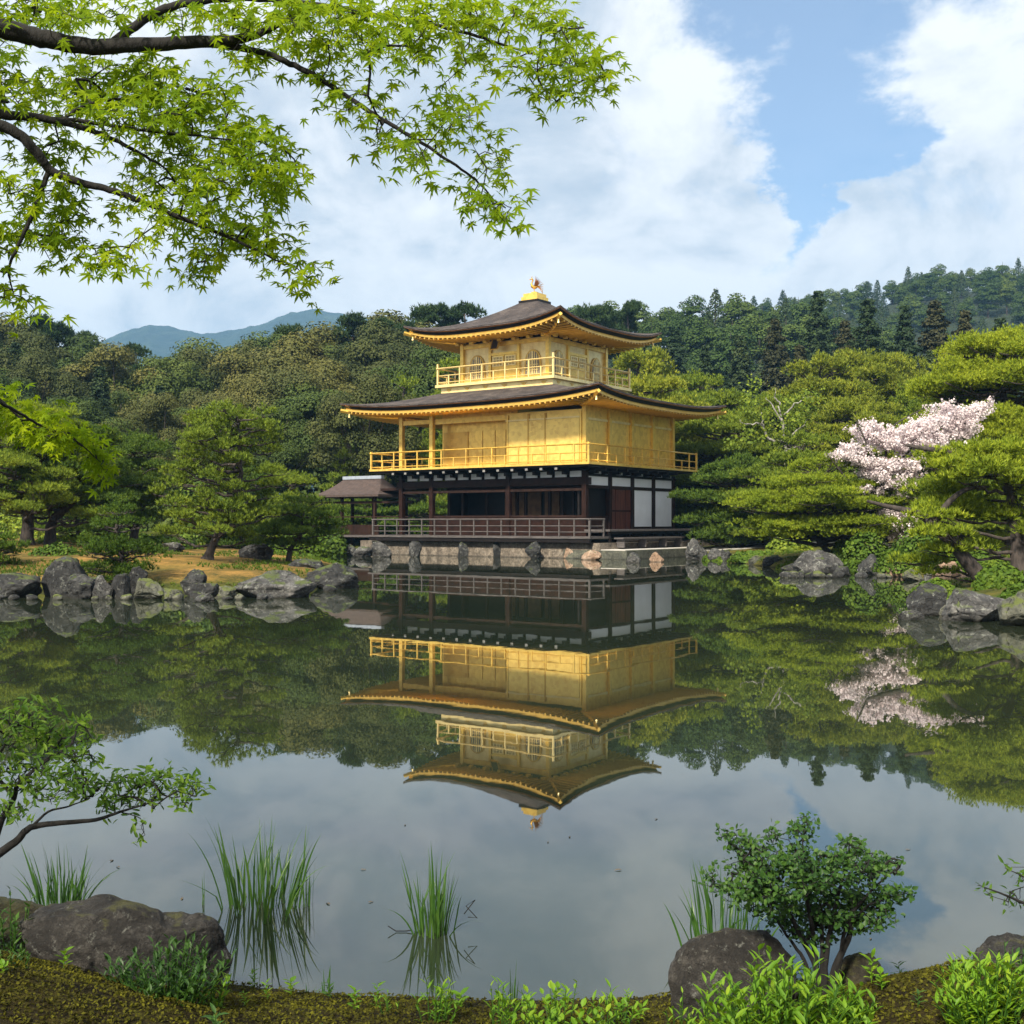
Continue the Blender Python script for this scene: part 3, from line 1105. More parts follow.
def roof(name, inner, outer, z_in, z_mid, lift, wall, z_wall, n=28, rows=14, conc=1.7, thick=0.30, over=0.0):
    """hipped roof with a sagging profile and lifted corners; also black edge, gold fascia and soffit"""
    ai, ci = inner
    ao, co = outer

    def ring(a, c, zf, k=1.0, bulge=0.0):
        pts = []
        for (x0, y0, x1, y1) in ((-a, -c, a, -c), (a, -c, a, c), (a, c, -a, c), (-a, c, -a, -c)):
            for i in range(n):
                s = -1 + 2 * i / n
                x = (x0 + x1) / 2 + (x1 - x0) / 2 * s
                y = (y0 + y1) / 2 + (y1 - y0) / 2 * s
                pts.append((x, y, zf(abs(s))))
        return np.array(pts)

    def zprof(t):                       # t 0 at the top, 1 at the eave
        return z_in + (z_mid - z_in) * (1 - (1 - t) ** conc)
    up = lambda t: (lambda s: zprof(t) + lift * (s ** 3.2) * t ** 3)
    top = np.array([ring(ai + (ao - ai) * t, ci + (co - ci) * t, up(t)) for t in np.linspace(0, 1, rows)])
    rm = MB()
    rm.grid(top, closed_u=True)
    edge = top[-1]
    e2 = edge + np.array([0, 0, -0.085])
    rm.grid(np.array([edge, e2]), closed_u=True)
    part(name, rm, M['shingle'], smooth=False)
    cen = np.array([1 - 0.05 / ao, 1 - 0.05 / co, 1])
    a1 = e2 * cen
    cp = MB()
    a2 = a1 + np.array([0, 0, -0.045])
    cp.grid(np.array([e2 * np.array([1.001, 1.001, 1]), a1 * np.array([1.0045, 1.0045, 1]) + np.array([0, 0, -0.002]), a2]), closed_u=True)
    part('copper_edge', cp, M['copper'])
    bl = MB()
    b1 = a2 * np.array([1 - 0.05 / ao, 1 - 0.05 / co, 1])
    b2 = b1 * np.array([1 - 0.10 / ao, 1 - 0.10 / co, 1]) + np.array([0, 0, -(thick - 0.13)])
    bl.grid(np.array([a2, b1, b2]), closed_u=True)
    part('eave_edge', bl, M['black_lacquer'])
    # fascia, then the soffit rising to the wall
    so = MB()
    f0 = b2
    f0b = f0 * np.array([1 - 0.02 / ao, 1 - 0.02 / co, 1]) + np.array([0, 0, -0.04])
    f1 = f0b + np.array([0, 0, -0.10])
    f2 = f1 * np.array([1 - 0.22 / ao, 1 - 0.22 / co, 1])
    f2b = f2 + np.array([0, 0, 0.09])
    wl = ring(wall[0], wall[1], lambda s: z_wall)
    md = f2b * 0.5 + wl * 0.5
    md[:, 2] = f2b[:, 2] * 0.42 + wl[:, 2] * 0.58
    so.grid(np.array([f0, f0b, f1, f2, f2b, md, wl]), closed_u=True, mat=0)
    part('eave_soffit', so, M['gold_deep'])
    # rafters: one bar each every 0.34 m, in two tiers
    ra = MB()
    for (sx, horiz) in ((-1, True), (1, True), (1, False), (-1, False)):
        L = ao if horiz else co
        W_ = wall[0] if horiz else wall[1]
        D = co if horiz else ao
        Dw = wall[1] if horiz else wall[0]
        m = int(2 * (L - 0.35) / 0.30)
        for i in range(m + 1):
            p = -(L - 0.35) + 2 * (L - 0.35) * i / m
            s = min(1, abs(p) / L)
            zo = z_mid + lift * s ** 3.2 - thick - 0.17
            q0 = D - 0.20
            tk = Dw
            if abs(p) > W_:
                tk = Dw + (abs(p) - W_) / (L - W_) * (D - Dw)
            if q0 - tk < 0.25:
                continue
            fr = (q0 - tk) / (D - Dw)
            zi = zo + (z_wall - zo) * fr * 0.86 - 0.02
            a, b = (p, sx * q0, zo), (p, sx * tk, zi)
            if not horiz:
                a, b = (sx * q0, p, zo), (sx * tk, p, zi)
            ra.tube([a, b], [0.055, 0.055], 4)
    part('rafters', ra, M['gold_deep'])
    # hip beams under the corners
    for x in (-1, 1):
        for y in (-1, 1):
            hb_ = MB()
            zc = z_mid + lift - thick - 0.12
            hb_.tube([(x * (ao - 0.02), y * (co - 0.02), zc), (x * (wall[0] + (ao - wall[0]) * .5), y * (wall[1] + (co - wall[1]) * .5), zc * .5 + z_wall * .5 - lift * 0.35), (x * wall[0], y * wall[1], z_wall - 0.05)], [0.10, 0.09, 0.09], 4)
            part('hip_beam', hb_, M['gold'])
            wb = MB()
            cx_, cy_, cz_ = x * (ao - 0.35), y * (co - 0.35), zc - 0.16
            wb.tube([(cx_, cy_, cz_ + 0.06), (cx_, cy_, cz_ + 0.02), (cx_, cy_, cz_ - 0.02), (cx_, cy_, cz_ - 0.16), (cx_, cy_, cz_ - 0.20)], [0.008, 0.008, 0.04, 0.05, 0.06], 8)
            part('wind_bell', wb, M['gold_pale'])


def railing(pts, z, h, mat, post_every, pr=0.04, rails=(1.0, 0.55), name='railing', end_h=1.15, rr=0.026, balusters=True, corner=None):
    root = MB()
    P = [np.array(p, float) for p in pts]
    first = True
    main = None
    for r in rails:
        for a, b in zip(P[:-1], P[1:]):
            d = (b - a) / np.linalg.norm(b - a)
            ov = 0.10 if r == rails[0] else 0.0
            a2, b2 = a - d * ov, b + d * ov
            root.tube([(*a2, z + h * r), (*b2, z + h * r)], [rr * 1.5 if r == rails[0] else rr] * 2, 4)
    main = part(name, root, mat)
    used = set()
    for a, b in zip(P[:-1], P[1:]):
        L = np.linalg.norm(b - a)
        k = max(1, int(round(L / post_every)))
        for i in range(k + 1):
            q = a + (b - a) * i / k
            key = (round(q[0], 2), round(q[1], 2))
            if key in used:
                continue
            used.add(key)
            corner_post = i in (0, k)
            mb = MB()
            s = pr * (1.5 if corner_post else 1.0)
            hh = h * (end_h if corner_post else (1.0 if (i % 2 == 0 or not balusters) else rails[1]))
            mb.box((q[0], q[1], z + hh / 2), (s, s, hh))
            part('railing_post', mb, mat, main)
    return main


def build_pavilion():
    B = 4.3
    U0, U1 = -5.58, 5.90
    # ---------- foundation
    fb = MB()
    fb.b2(-7.4, 7.5, -5.55, 6.2, -0.8, 0.72)
    part('stone_base', fb, M['found'])
    pf = MB()
    pf.b2(5.5, 8.9, -5.56, 3.2, -0.8, 0.40)
    part('stone_platform', pf, M['rock_moss'])  # dark green-grey of the sides paints in the shadow on the platform front
    pt = MB()
    pt.b2(5.7, 8.8, -5.5, 3.1, 0.402, 0.43)
    part('platform_top', pt, M['sand'])
    # ---------- first floor deck
    dk = MB()
    dk.b2(-6.5, 7.2, -5.95, -4.3, 0.92, 1.02)
    dk.b2(-6.5, 5.88, -4.3, 5.2, 0.92, 1.02)
    part('deck', dk, M['grey_wood'])
    je = MB()
    je.b2(-6.45, 7.15, -5.90, -5.74, 0.74, 0.915)
    part('deck_beam', je, M['black_lacquer'])
    railing([(-6.26, -5.8), (7.1, -5.8), (7.1, -4.6)], 1.02, 0.80, M['grey_wood'], 0.86, 0.06, (1.0, 0.60, 0.25), 'veranda_railing', 1.0, 0.028, balusters=False)
    rd = MB()
    rd.b2(5.95, 7.35, -4.45, 6.4, 1.25, 1.34)
    part('side_deck', rd, M['grey_wood'])
    sk = MB()
    sk.b2(7.20, 7.30, -4.35, 6.3, 1.12, 1.245)
    for v in np.arange(-4.2, 6.3, 1.75):
        sk.box((7.2, v, 0.8), (0.12, 0.12, 0.75))
    part('side_deck_frame', sk, M['black_lacquer'])
    bn = MB()
    bn.b2(7.55, 8.05, -4.4, 1.6, 0.90, 0.97)
    bn.b2(7.62, 7.70, -4.2, 1.4, 0.78, 0.895)
    for v in (-4.2, -2.2, -0.2, 1.4):
        bn.box((7.8, v, 0.7), (0.4, 0.09, 0.40))
    part('step_bench', bn, M['grey_wood'])
    # ---------- first floor
    zf, zt = 1.02, 4.12
    for u in [-5.58, -3.5, 1.44]:
        mb = MB()
        mb.box((u, -B, (zf + zt) / 2), (0.24, 0.24, zt - zf))
        part('pillar', mb, M['red_wood'])
    for k in range(5):
        mb = MB()
        mb.box((U1, -B + 2 * B * k / 4, (zf + zt) / 2), (0.24, 0.24, zt - zf))
        part('pillar', mb, M['red_wood'] if k < 2 else M['dark_wood'])
    for u in (-5.58, -1.0, 3.6):
        mb = MB()
        mb.box((u, B, (zf + zt) / 2), (0.22, 0.22, zt - zf))
        part('pillar', mb, M['dark_wood'])
    # front beam, lintel
    mb = MB()
    mb.b2(U0 - 0.3, U1 + 0.3, -B - 0.09, -B + 0.09, 3.46, 3.80)
    part('front_beam', mb, M['red_wood'])
    mb = MB()
    mb.b2(U0 - 0.1, U1 - 0.12, -B - 0.05, -B + 0.06, 3.18, 3.30)
    part('lintel', mb, M['dark_wood'])
    # recessed room wall: dado, openings, amber boards
    vr = -2.9
    mb = MB()
    mb.b2(-3.5, U1 - 0.13, vr, vr + 0.12, 1.025, 1.95)
    part('dado_wall', mb, M['red_wood'])
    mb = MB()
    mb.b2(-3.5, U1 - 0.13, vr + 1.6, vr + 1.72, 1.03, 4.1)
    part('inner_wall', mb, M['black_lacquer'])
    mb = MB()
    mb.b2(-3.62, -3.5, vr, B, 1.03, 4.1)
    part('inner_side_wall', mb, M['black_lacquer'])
    for (a, b) in ((-0.95, 0.35), (0.45, 1.35), (1.6, 2.5), (3.75, 5.1)):
        mb = MB()
        mb.b2(a, b, vr + 1.5, vr + 1.58, 1.8, 3.25)
        part('amber_board', mb, M['amber_wood'])
    for u in (-3.5, -2.6, -1.03, 0.9, 1.44, 2.9, 3.67, 4.3, 5.3):
        mb = MB()
        mb.box((u, vr + 0.05, 2.7), (0.13, 0.14, 1.5))
        part('window_post', mb, M['dark_wood'])
    mb = MB()
    mb.b2(-3.6, U1 - 0.13, vr - 0.02, vr + 0.14, 3.30, 4.1)
    part('upper_board', mb, M['dark_wood'])
    mb = MB()
    mb.b2(-5.4, 5.7, -4.15, 4.2, 4.13, 4.20)
    part('ceiling', mb, M['dark_wood'])
    # dado between the front posts on the right two bays
    mb = MB()
    mb.b2(-3.38, U1 - 0.12, -B - 0.03, -B + 0.05, 1.03, 1.92)
    part('front_dado', mb, M['red_wood'])
    mb = MB()
    mb.b2(-3.38, U1 - 0.12, -B - 0.05, -B + 0.07, 1.925, 2.02)
    part('front_sill', mb, M['dark_wood'])
    # right face
    x = U1
    vs = [-B + 2 * B * k / 4 for k in range(5)]
    g = 0.12
    for k in range(4):
        a, b = vs[k] + g, vs[k + 1] - g
        mb = MB()
        mb.b2(x - 0.03, x + 0.03, a, b, 3.46, 3.88)
        part('white_panel', mb, M['plaster'])
        if k >= 2:
            mb = MB()
            mb.b2(x - 0.03, x + 0.03, a, b, 1.46, 3.30)
            part('white_panel', mb, M['plaster'], label='tall white plaster wall panel')
            mb = MB()
            mb.b2(x - 0.06, x + 0.06, a, b, 1.34, 1.455)
            part('sill_board', mb, M['dark_wood'])
        elif k == 0:
            mb = MB()
            mb.b2(x - 0.03, x + 0.03, a, b, 1.345, 1.98)
            part('side_dado', mb, M['red_wood'])
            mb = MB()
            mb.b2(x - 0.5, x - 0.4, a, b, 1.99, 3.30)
            part('side_opening_shade', mb, M['black_lacquer'])  # black sheet stands in for the shade inside the open bay
        else:
            d = MB()
            w = (b - a) / 4
            for j in range(4):
                d.b2(x - 0.05 + 0.02 * (j % 2), x + 0.02 + 0.02 * (j % 2), a + j * w + 0.008, a + (j + 1) * w - 0.008, 1.345, 3.29)
            dd = part('folding_door', d, M['amber_dark'])
            for j in range(4):
                r = MB()
                r.b2(x + 0.045, x + 0.065, a + j * w + 0.03, a + (j + 1) * w - 0.03, 2.2, 2.28)
                part('door_rail', r, M['dark_wood'], dd)
    mb = MB()
    mb.b2(x - 0.07, x + 0.07, -B, B + 0.1, 3.305, 3.455)
    part('side_rail', mb, M['dark_wood'])
    mb = MB()
    mb.b2(x - 0.09, x + 0.09, -B, B + 0.3, 3.885, 4.0)
    part('side_beam', mb, M['black_lacquer'])
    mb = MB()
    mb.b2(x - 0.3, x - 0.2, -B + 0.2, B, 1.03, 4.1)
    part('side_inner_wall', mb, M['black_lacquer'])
    # frieze of small white panels and brackets below the balcony
    fu = list(np.linspace(U0 + 0.3, U1 - 0.1, 14))
    for i in range(13):
        mb = MB()
        mb.b2(fu[i] + 0.10, fu[i + 1] - 0.10, -B - 0.02, -B + 0.03, 3.84, 4.12)
        part('frieze_panel', mb, M['plaster'])
        br = MB()
        br.b2(fu[i] - 0.07, fu[i] + 0.07, -B - 1.05, -B + 0.02, 4.13, 4.27)
        br.b2(fu[i] - 0.08, fu[i] + 0.08, -B - 0.45, -B + 0.03, 3.95, 4.125)
        b_ = part('bracket', br, M['black_lacquer'])
        e = MB()
        e.b2(fu[i] - 0.075, fu[i] + 0.075, -B - 1.062, -B - 1.053, 4.15, 4.25)
        part('bracket_tip', e, M['tip_white'], b_)
    fv = list(np.linspace(-B + 0.5, B, 9))
    for i in range(8):
        mb = MB()
        mb.b2(x - 0.03, x + 0.02, fv[i] + 0.10, fv[i + 1] - 0.10, 4.01, 4.125)
        part('frieze_panel', mb, M['plaster'])
        br = MB()
        br.b2(x - 0.02, x + 0.85, fv[i] - 0.07, fv[i] + 0.07, 4.13, 4.27)
        br.b2(x - 0.02, x + 0.40, fv[i] - 0.09, fv[i] + 0.09, 4.002, 4.125)
        part('bracket', br, M['black_lacquer'])
    # ---------- second floor
    ba, bc = 6.86, 5.46
    mb = MB()
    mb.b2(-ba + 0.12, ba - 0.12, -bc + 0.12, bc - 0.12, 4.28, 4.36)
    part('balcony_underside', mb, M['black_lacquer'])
    mb = MB()
    mb.b2(-ba, ba, -bc, bc, 4.365, 4.47)
    part('balcony_floor', mb, M['gold'])
    railing([(-ba + .08, bc - .08), (-ba + .08, -bc + .08), (ba - .08, -bc + .08), (ba - .08, bc - .08)], 4.47, 0.84, M['gold'], 0.80, 0.055, (1.0, 0.52, 0.12), 'balcony_railing', 1.10, 0.026)
    zb, zt = 4.47, 7.30
    for (u, v) in [(-5.58, -B), (-3.5, -B), (U1, -B), (U1, B), (-5.58, B)] + [(U1, vs[1]), (U1, vs[2]), (U1, vs[3])]:
        mb = MB()
        mb.box((u, v, (zb + zt) / 2), (0.22, 0.22, zt - zb))
        part('pillar', mb, M['gold'])
    mb = MB()
    mb.b2(-3.42, 1.44, -3.55, -3.45, zb + .003, zt)
    part('recessed_wall', mb, M['gold'])
    for (a, b, c) in ((-3.3, -1.7, 'gold_deep'), (-1.5, -0.75, 'gold'), (-0.70, 0.05, 'gold'), (0.10, 0.72, 'gold'), (0.78, 1.35, 'gold_deep')):
        mb = MB()
        mb.b2(a, b, -3.60, -3.555, zb + 0.1, 6.35)
        part('shutter', mb, M[c])
    mb = MB()
    mb.b2(-3.38, 1.42, -B + 0.02, -B + 0.14, 6.75, 7.02)
    part('porch_beam', mb, M['gold'])
    mb = MB()
    mb.b2(-5.5, -3.5, -B - 0.06, -B + 0.06, 6.80, 7.02)
    part('porch_beam', mb, M['gold'])
    # proud board wall with three panels
    mb = MB()
    mb.b2(1.40, U1 - 0.112, -B - 0.10, B, zb + .004, zt - 0.25)
    part('front_wall', mb, M['gold_wall'])
    for (a, b) in ((1.52, 2.66), (2.76, 3.66), (3.76, 5.66)):
        mb = MB()
        mb.b2(a, b, -B - 0.15, -B - 0.103, zb + 0.08, 6.60)
        part('shutter', mb, M['gold_wall'])
    for u in (1.46, 2.71, 3.71, 5.74):
        mb = MB()
        mb.b2(u - 0.045, u + 0.045, -B - 0.165, -B - 0.102, zb + 0.01, 6.95)
        part('wall_batten', mb, M['gold_deep'] if u in (2.71, 3.71) else M['gold'])
    mb = MB()
    mb.b2(1.36, U1 - 0.12, -B - 0.16, -B - 0.104, 6.64, 6.72)
    part('wall_batten', mb, M['gold_pale'])
    for k in range(4):
        a, b = vs[k] + g, vs[k + 1] - g
        mb = MB()
        mb.b2(x - 0.10, x - 0.03, a, b, zb + 0.01, zt - .01)
        part('side_wall_panel', mb, M['gold'])
        mb = MB()
        mb.b2(x - 0.028, x + 0.03, a, b, 6.55, 6.66)
        part('side_wall_rail', mb, M['gold_pale'])
        for q in (0.02, 1.95):
            pass
    # ceiling above the open porch
    mb = MB()
    mb.b2(-5.7, 6.0, -4.38, 4.38, 7.305, 7.36)
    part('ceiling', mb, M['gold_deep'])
    roof('lower_roof', (3.3, 3.3), (8.01, 6.47), 8.52, 7.60, 0.37, (5.75, 4.42), 7.28, thick=0.28, conc=1.25)
    # ---------- third floor
    b3 = 3.75
    s3 = 2.72
    mb = MB()
    mb.b2(-b3 + 0.22, b3 - 0.22, -b3 + 0.22, b3 - 0.22, 8.22, 8.72)
    part('balcony_skirt', mb, M['gold_pale'])
    for i in range(6):
        for s in (0, 1):
            q = -b3 + 0.75 + i * (2 * b3 - 1.5) / 5
            mb = MB()
            pr = [(-0.22, 0), (-0.12, -0.05), (-0.10, -0.11), (0, -0.14), (0.10, -0.11), (0.12, -0.05), (0.22, 0)]
            if s == 0:
                mb.prism([(q + a_, 8.66 + b_) for a_, b_ in pr], -b3 + 0.20, -b3 + 0.225, 'y')
            else:
                mb.prism([(q + a_, 8.66 + b_) for a_, b_ in pr], b3 - 0.225, b3 - 0.20, 'x')
            part('skirt_carving', mb, M['gold_deep'])
    mb = MB()
    mb.b2(-b3, b3, -b3, b3, 8.725, 8.87)
    part('balcony_floor', mb, M['gold_pale'])
    railing([(-b3 + .1, b3 - .1), (-b3 + .1, -b3 + .1), (b3 - .1, -b3 + .1), (b3 - .1, b3 - .1), (-b3 + .1, b3 - .1)], 8.87, 0.86, M['gold_pale'], 0.72, 0.06, (1.0, 0.55, 0.14), 'balcony_railing', 1.28, 0.030)
    mb = MB()
    mb.b2(-s3 + .05, s3 - .05, -s3 + .05, s3 - .05, 8.875, 11.0)
    part('upper_wall', mb, M['gold_pale'])
    for (u, v) in [(-s3, -s3), (s3, -s3), (s3, s3), (-s3, s3)]:
        mb = MB()
        mb.box((u, v, 9.98), (0.20, 0.20, 2.2))
        part('pillar', mb, M['gold'])
    for s in (0, 1):
        for q in (-0.90, 0.90):
            mb = MB()
            c = (q, -s3 + 0.02, 9.95) if s == 0 else (s3 - 0.02, q, 9.95)
            mb.box(c, (0.16, 0.16, 2.14))
            part('pillar', mb, M['gold'])
        for (z, hh, w_) in ((9.0, 0.16, 0.17), (10.34, 0.13, 0.15), (10.85, 0.2, 0.19)):
            for (a, b) in ((-s3 + .1, -.99), (-.81, .81), (.99, s3 - .1)) if z < 10.8 else ((-s3 + .1, s3 - .1),):
                if z == 10.34 and a != -.81:
                    continue
                mb = MB()
                if s == 0:
                    mb.b2(a, b, -s3 - w_ / 2 + .02, -s3 + .08, z - hh / 2, z + hh / 2)
                else:
                    mb.b2(s3 - .08, s3 + w_ / 2 - .02, a, b, z - hh / 2, z + hh / 2)
                part('wall_rail', mb, M['gold'])
        # bell-shaped windows
        for q in (-1.78, 1.78):
            prof = []
            for t in np.linspace(0, PI, 15):
                a_ = 0.40 * math.cos(t)
                b_ = 0.58 * math.sin(t)
                prof.append((a_, 9.72 + b_))
            prof = [(0.47, 9.12)] + prof + [(-0.47, 9.12)]
            outer = [((a_) * 1.20, 9.12 + (b_ - 9.12) * 1.085) for a_, b_ in prof]
            mb = MB()
            mb2 = MB()
            if s == 0:
                mb.prism([(q + a_, b_) for a_, b_ in outer], -s3 - .02, -s3 + .045, 'y')
                mb2.prism([(q + a_, b_) for a_, b_ in prof], -s3 - .035, -s3 - .022, 'y')
            else:
                mb.prism([(q + a_, b_) for a_, b_ in outer], s3 - .045, s3 + .02, 'x')
                mb2.prism([(q + a_, b_) for a_, b_ in prof], s3 + .022, s3 + .035, 'x')
            wf = part('arched_window', mb, M['gold_deep'])
            part('pane', mb2, M['window_dark'], wf)
            mb = MB()
            for dx in (-0.27, -0.135, 0.0, 0.135, 0.27):
                zt_ = 9.72 + 0.62 * math.sqrt(max(0, 1 - (dx / 0.42) ** 2)) - 0.03
                wv = 0.022 if dx else 0.05
                if s == 0:
                    mb.b2(q + dx - wv, q + dx + wv, -s3 - .06, -s3 - .037, 9.13, zt_)
                else:
                    mb.b2(s3 + .037, s3 + .06, q + dx - wv, q + dx + wv, 9.13, zt_)
            for zz_ in (9.36, 9.62, 9.9):
                if s == 0:
                    mb.b2(q - .38, q + .38, -s3 - .072, -s3 - .061, zz_ - .018, zz_ + .018)
                else:
                    mb.b2(s3 + .061, s3 + .072, q - .38, q + .38, zz_ - .018, zz_ + .018)
            part('window_lattice', mb, M['gold_pale'], wf)
        # double doors with lattice upper halves
        for q in (-0.40, 0.40):
            mb = MB()
            if s == 0:
                mb.b2(q - .375, q + .375, -s3 - .01, -s3 + .049, 9.09, 10.27)
            else:
                mb.b2(s3 - .049, s3 + .01, q - .375, q + .375, 9.09, 10.27)
            dr = part('door', mb, M['gold'])
            mb = MB()
            for (dx, w_, z0, z1) in [(-0.30, .04, 9.70, 10.2), (-.1, .018, 9.70, 10.2), (.1, .018, 9.7, 10.2), (.30, .04, 9.7, 10.2)]:
                if s == 0:
                    mb.b2(q + dx - w_, q + dx + w_, -s3 - .045, -s3 - .013, z0, z1)
                else:
                    mb.b2(s3 + .013, s3 + .045, q + dx - w_, q + dx + w_, z0, z1)
            for z_ in (9.72, 9.88, 10.04, 10.19):
                if s == 0:
                    mb.b2(q - .34, q + .34, -s3 - .058, -s3 - .046, z_ - .02, z_ + .02)
                else:
                    mb.b2(s3 + .046, s3 + .058, q - .34, q + .34, z_ - .02, z_ + .02)
            part('door_lattice', mb, M['gold_pale'], dr)
            mb = MB()
            if s == 0:
                mb.b2(q - .30, q + .30, -s3 - .018, -s3 - .0125, 9.74, 10.17)
            else:
                mb.b2(s3 + .0125, s3 + .018, q - .30, q + .30, 9.74, 10.17)
            part('door_screen', mb, M['lattice_gold'], dr)
    # tilted name board under the eave of the front
    nb = MB()
    nb.box((-0.28, -s3 - 0.42, 10.80), (0.52, 0.06, 0.62), rx=-0.35, mat=0)
    nbo = part('name_board', nb, M['gold_deep'])
    nb = MB()
    nb.box((-0.28, -s3 - 0.462, 10.783), (0.36, 0.02, 0.50), rx=-0.35)
    part('board_face', nb, M['board_dark'], nbo)
    # bracket arms below the upper eave
    for s in (0, 1):
        for q in np.linspace(-s3, s3, 7):
            mb = MB()
            if s == 0:
                mb.b2(q - .06, q + .06, -s3 - .55, -s3 - .1, 11.02, 11.12)
                mb.b2(q - .11, q + .11, -s3 - .50, -s3 - .34, 10.92, 11.018)
            else:
                mb.b2(s3 + .1, s3 + .55, q - .06, q + .06, 11.02, 11.12)
                mb.b2(s3 + .34, s3 + .50, q - .11, q + .11, 10.92, 11.018)
            part('bracket', mb, M['gold'])
    roof('upper_roof', (0.42, 0.42), (4.93, 4.93), 13.42, 11.46, 0.50, (2.82, 2.82), 11.16, thick=0.28, conc=1.55)
    # pedestal and bird
    mb = MB()
    mb.b2(-0.62, 0.62, -0.62, 0.62, 13.26, 13.42)
    part('ridge_cap', mb, M['black_lacquer'])
    mb = MB()
    mb.b2(-0.52, 0.52, -0.52, 0.52, 13.425, 13.62)
    mb.b2(-0.44, 0.44, -0.44, 0.44, 13.625, 13.80)
    mb.b2(-0.14, 0.14, -0.14, 0.14, 13.80, 13.92)
    part('pedestal', mb, M['gold'])
    # phoenix, turned to face the left of the pond: body runs along -u
    a = TH
    ca, sa = math.cos(a), math.sin(a)

    def q(x, y, z):        # x = to the right as seen from the near bank
        return (x * ca - y * sa, x * sa + y * ca, 13.9 + z)
    mb = MB()
    mb.tube([q(-.24, 0, .66), q(-.22, 0, .70), q(-.15, 0, .72), q(-.10, 0, .66), q(-.14, 0, .55), q(-.18, 0, .45), q(-.14, 0, .33), q(-.02, 0, .26), q(.10, 0, .30), q(.18, 0, .36)],
            [.006, .03, .05, .045, .035, .05, .085, .10, .075, .02], 10)
    mb.tube([q(-.17, 0, .76), q(-.15, 0, .82), q(-.10, 0, .86)], [.02, .018, .004], 5)
    mb.tube([q(-.25, 0, .70), q(-.32, 0, .665)], [.018, .003], 5)
    bird = part('phoenix', mb, M['gold_bird'], smooth=True)
    for s in (-1, 1):
        mb = MB()
        mb.tube([q(-.03, s * .05, .26), q(-.03, s * .06, .12), q(-.02, s * .06, .0)], [.03, .018, .022], 6)
        part('leg', mb, M['gold_bird'], bird)
        mb = MB()
        for i in range(6):
            t = i / 5
            e = q(.06 + .34 * t, s * (.14 + .1 * t), .86 - .36 * t)
            mb.tube([q(-.02 + .03 * i, s * .08, .34), q(.04 + .16 * t, s * (.13), .58 - .12 * t), e], [.035, .045, .008], 6, flat=(1, .35))
        part('wing', mb, M['copper'], bird)
    mb = MB()
    for i in range(5):
        t = i / 4
        mb.tube([q(.12, 0, .32), q(.28, (t - .5) * .1, .36 - .04 * i), q(.42, (t - .5) * .2, .44 - .11 * i), q(.50 - .03 * i, (t - .5) * .28, .40 - .15 * i)], [.03, .03, .028, .005], 6, flat=(1, .5))
    part('tail', mb, M['gold_bird'], bird)
    # ---------- fishing porch on the left
    cx_, cy_ = -10.45, -2.1
    pm = MB()
    rows = []
    for t in np.linspace(0, 1, 9):
        a_ = 1.45 + (2.75 - 1.45) * t
        c_ = 0.06 + (1.75 - 0.06) * t
        z_ = 4.15 + (3.12 - 4.15) * (1 - (1 - t) ** 1.5)
        rows.append([(cx_ + sx * a_, cy_ + sy * c_, z_ + (0.10 * t ** 3)) for sx, sy in ((-1, -1), (-.33, -1), (.33, -1), (1, -1), (1, 1), (.33, 1), (-.33, 1), (-1, 1))])
    V_ = np.array(rows)
    pm.grid(V_, closed_u=True)
    low = V_[-1] + np.array([0, 0, -0.12])
    pm.grid(np.array([V_[-1], low, low * np.array([1, 1, 1]) * 0 + np.array([[cx_, cy_, 3.05]])]), closed_u=True)
    pr_ = part('porch_roof', pm, M['shingle_red'])
    mb = MB()
    mb.b2(cx_ - 1.5, cx_ + 1.5, cy_ - .13, cy_ + .13, 4.14, 4.32)
    part('ridge_tile', mb, M['ridge_tile'], pr_)
    for (u, v) in ((-12.6, -3.4), (-12.6, -0.8), (-10.9, -3.4), (-8.4, -3.4), (-8.4, -0.8), (-10.9, -0.8)):
        mb = MB()
        mb.box((cx_ + (u + 10.5) * 1.0, v, 1.45), (0.15, 0.15, 3.3))
        part('porch_post', mb, M['dark_wood'])
    mb = MB()
    mb.b2(-12.7, -6.5, -3.55, -0.7, 0.86, 0.98)
    part('porch_floor', mb, M['grey_wood'])
    mb = MB()
    mb.b2(-12.68, -8.0, -3.50, -3.42, 0.985, 1.55)
    part('porch_panel', mb, M['dark_wood'])
    mb = MB()
    mb.b2(-12.75, -8.0, -3.46, -3.36, 2.72, 2.86)
    mb.b2(-12.6, -8.3, -3.44, -3.38, 1.95, 2.02)
    part('porch_beam', mb, M['dark_wood'])
    # covered link between porch and hall
    mb = MB()
    mb.b2(-8.3, -5.7, -3.0, -1.2, 3.42, 3.55)
    part('link_roof', mb, M['dark_wood'])
    mb = MB()
    mb.b2(-8.4, -5.6, -3.45, -3.37, 1.95, 2.02)
    mb.b2(-8.4, -5.6, -3.45, -3.37, 2.72, 2.84)
    mb.b2(-8.4, -5.6, -0.9, -0.82, 1.6, 1.68)
    part('link_rail', mb, M['dark_wood'])


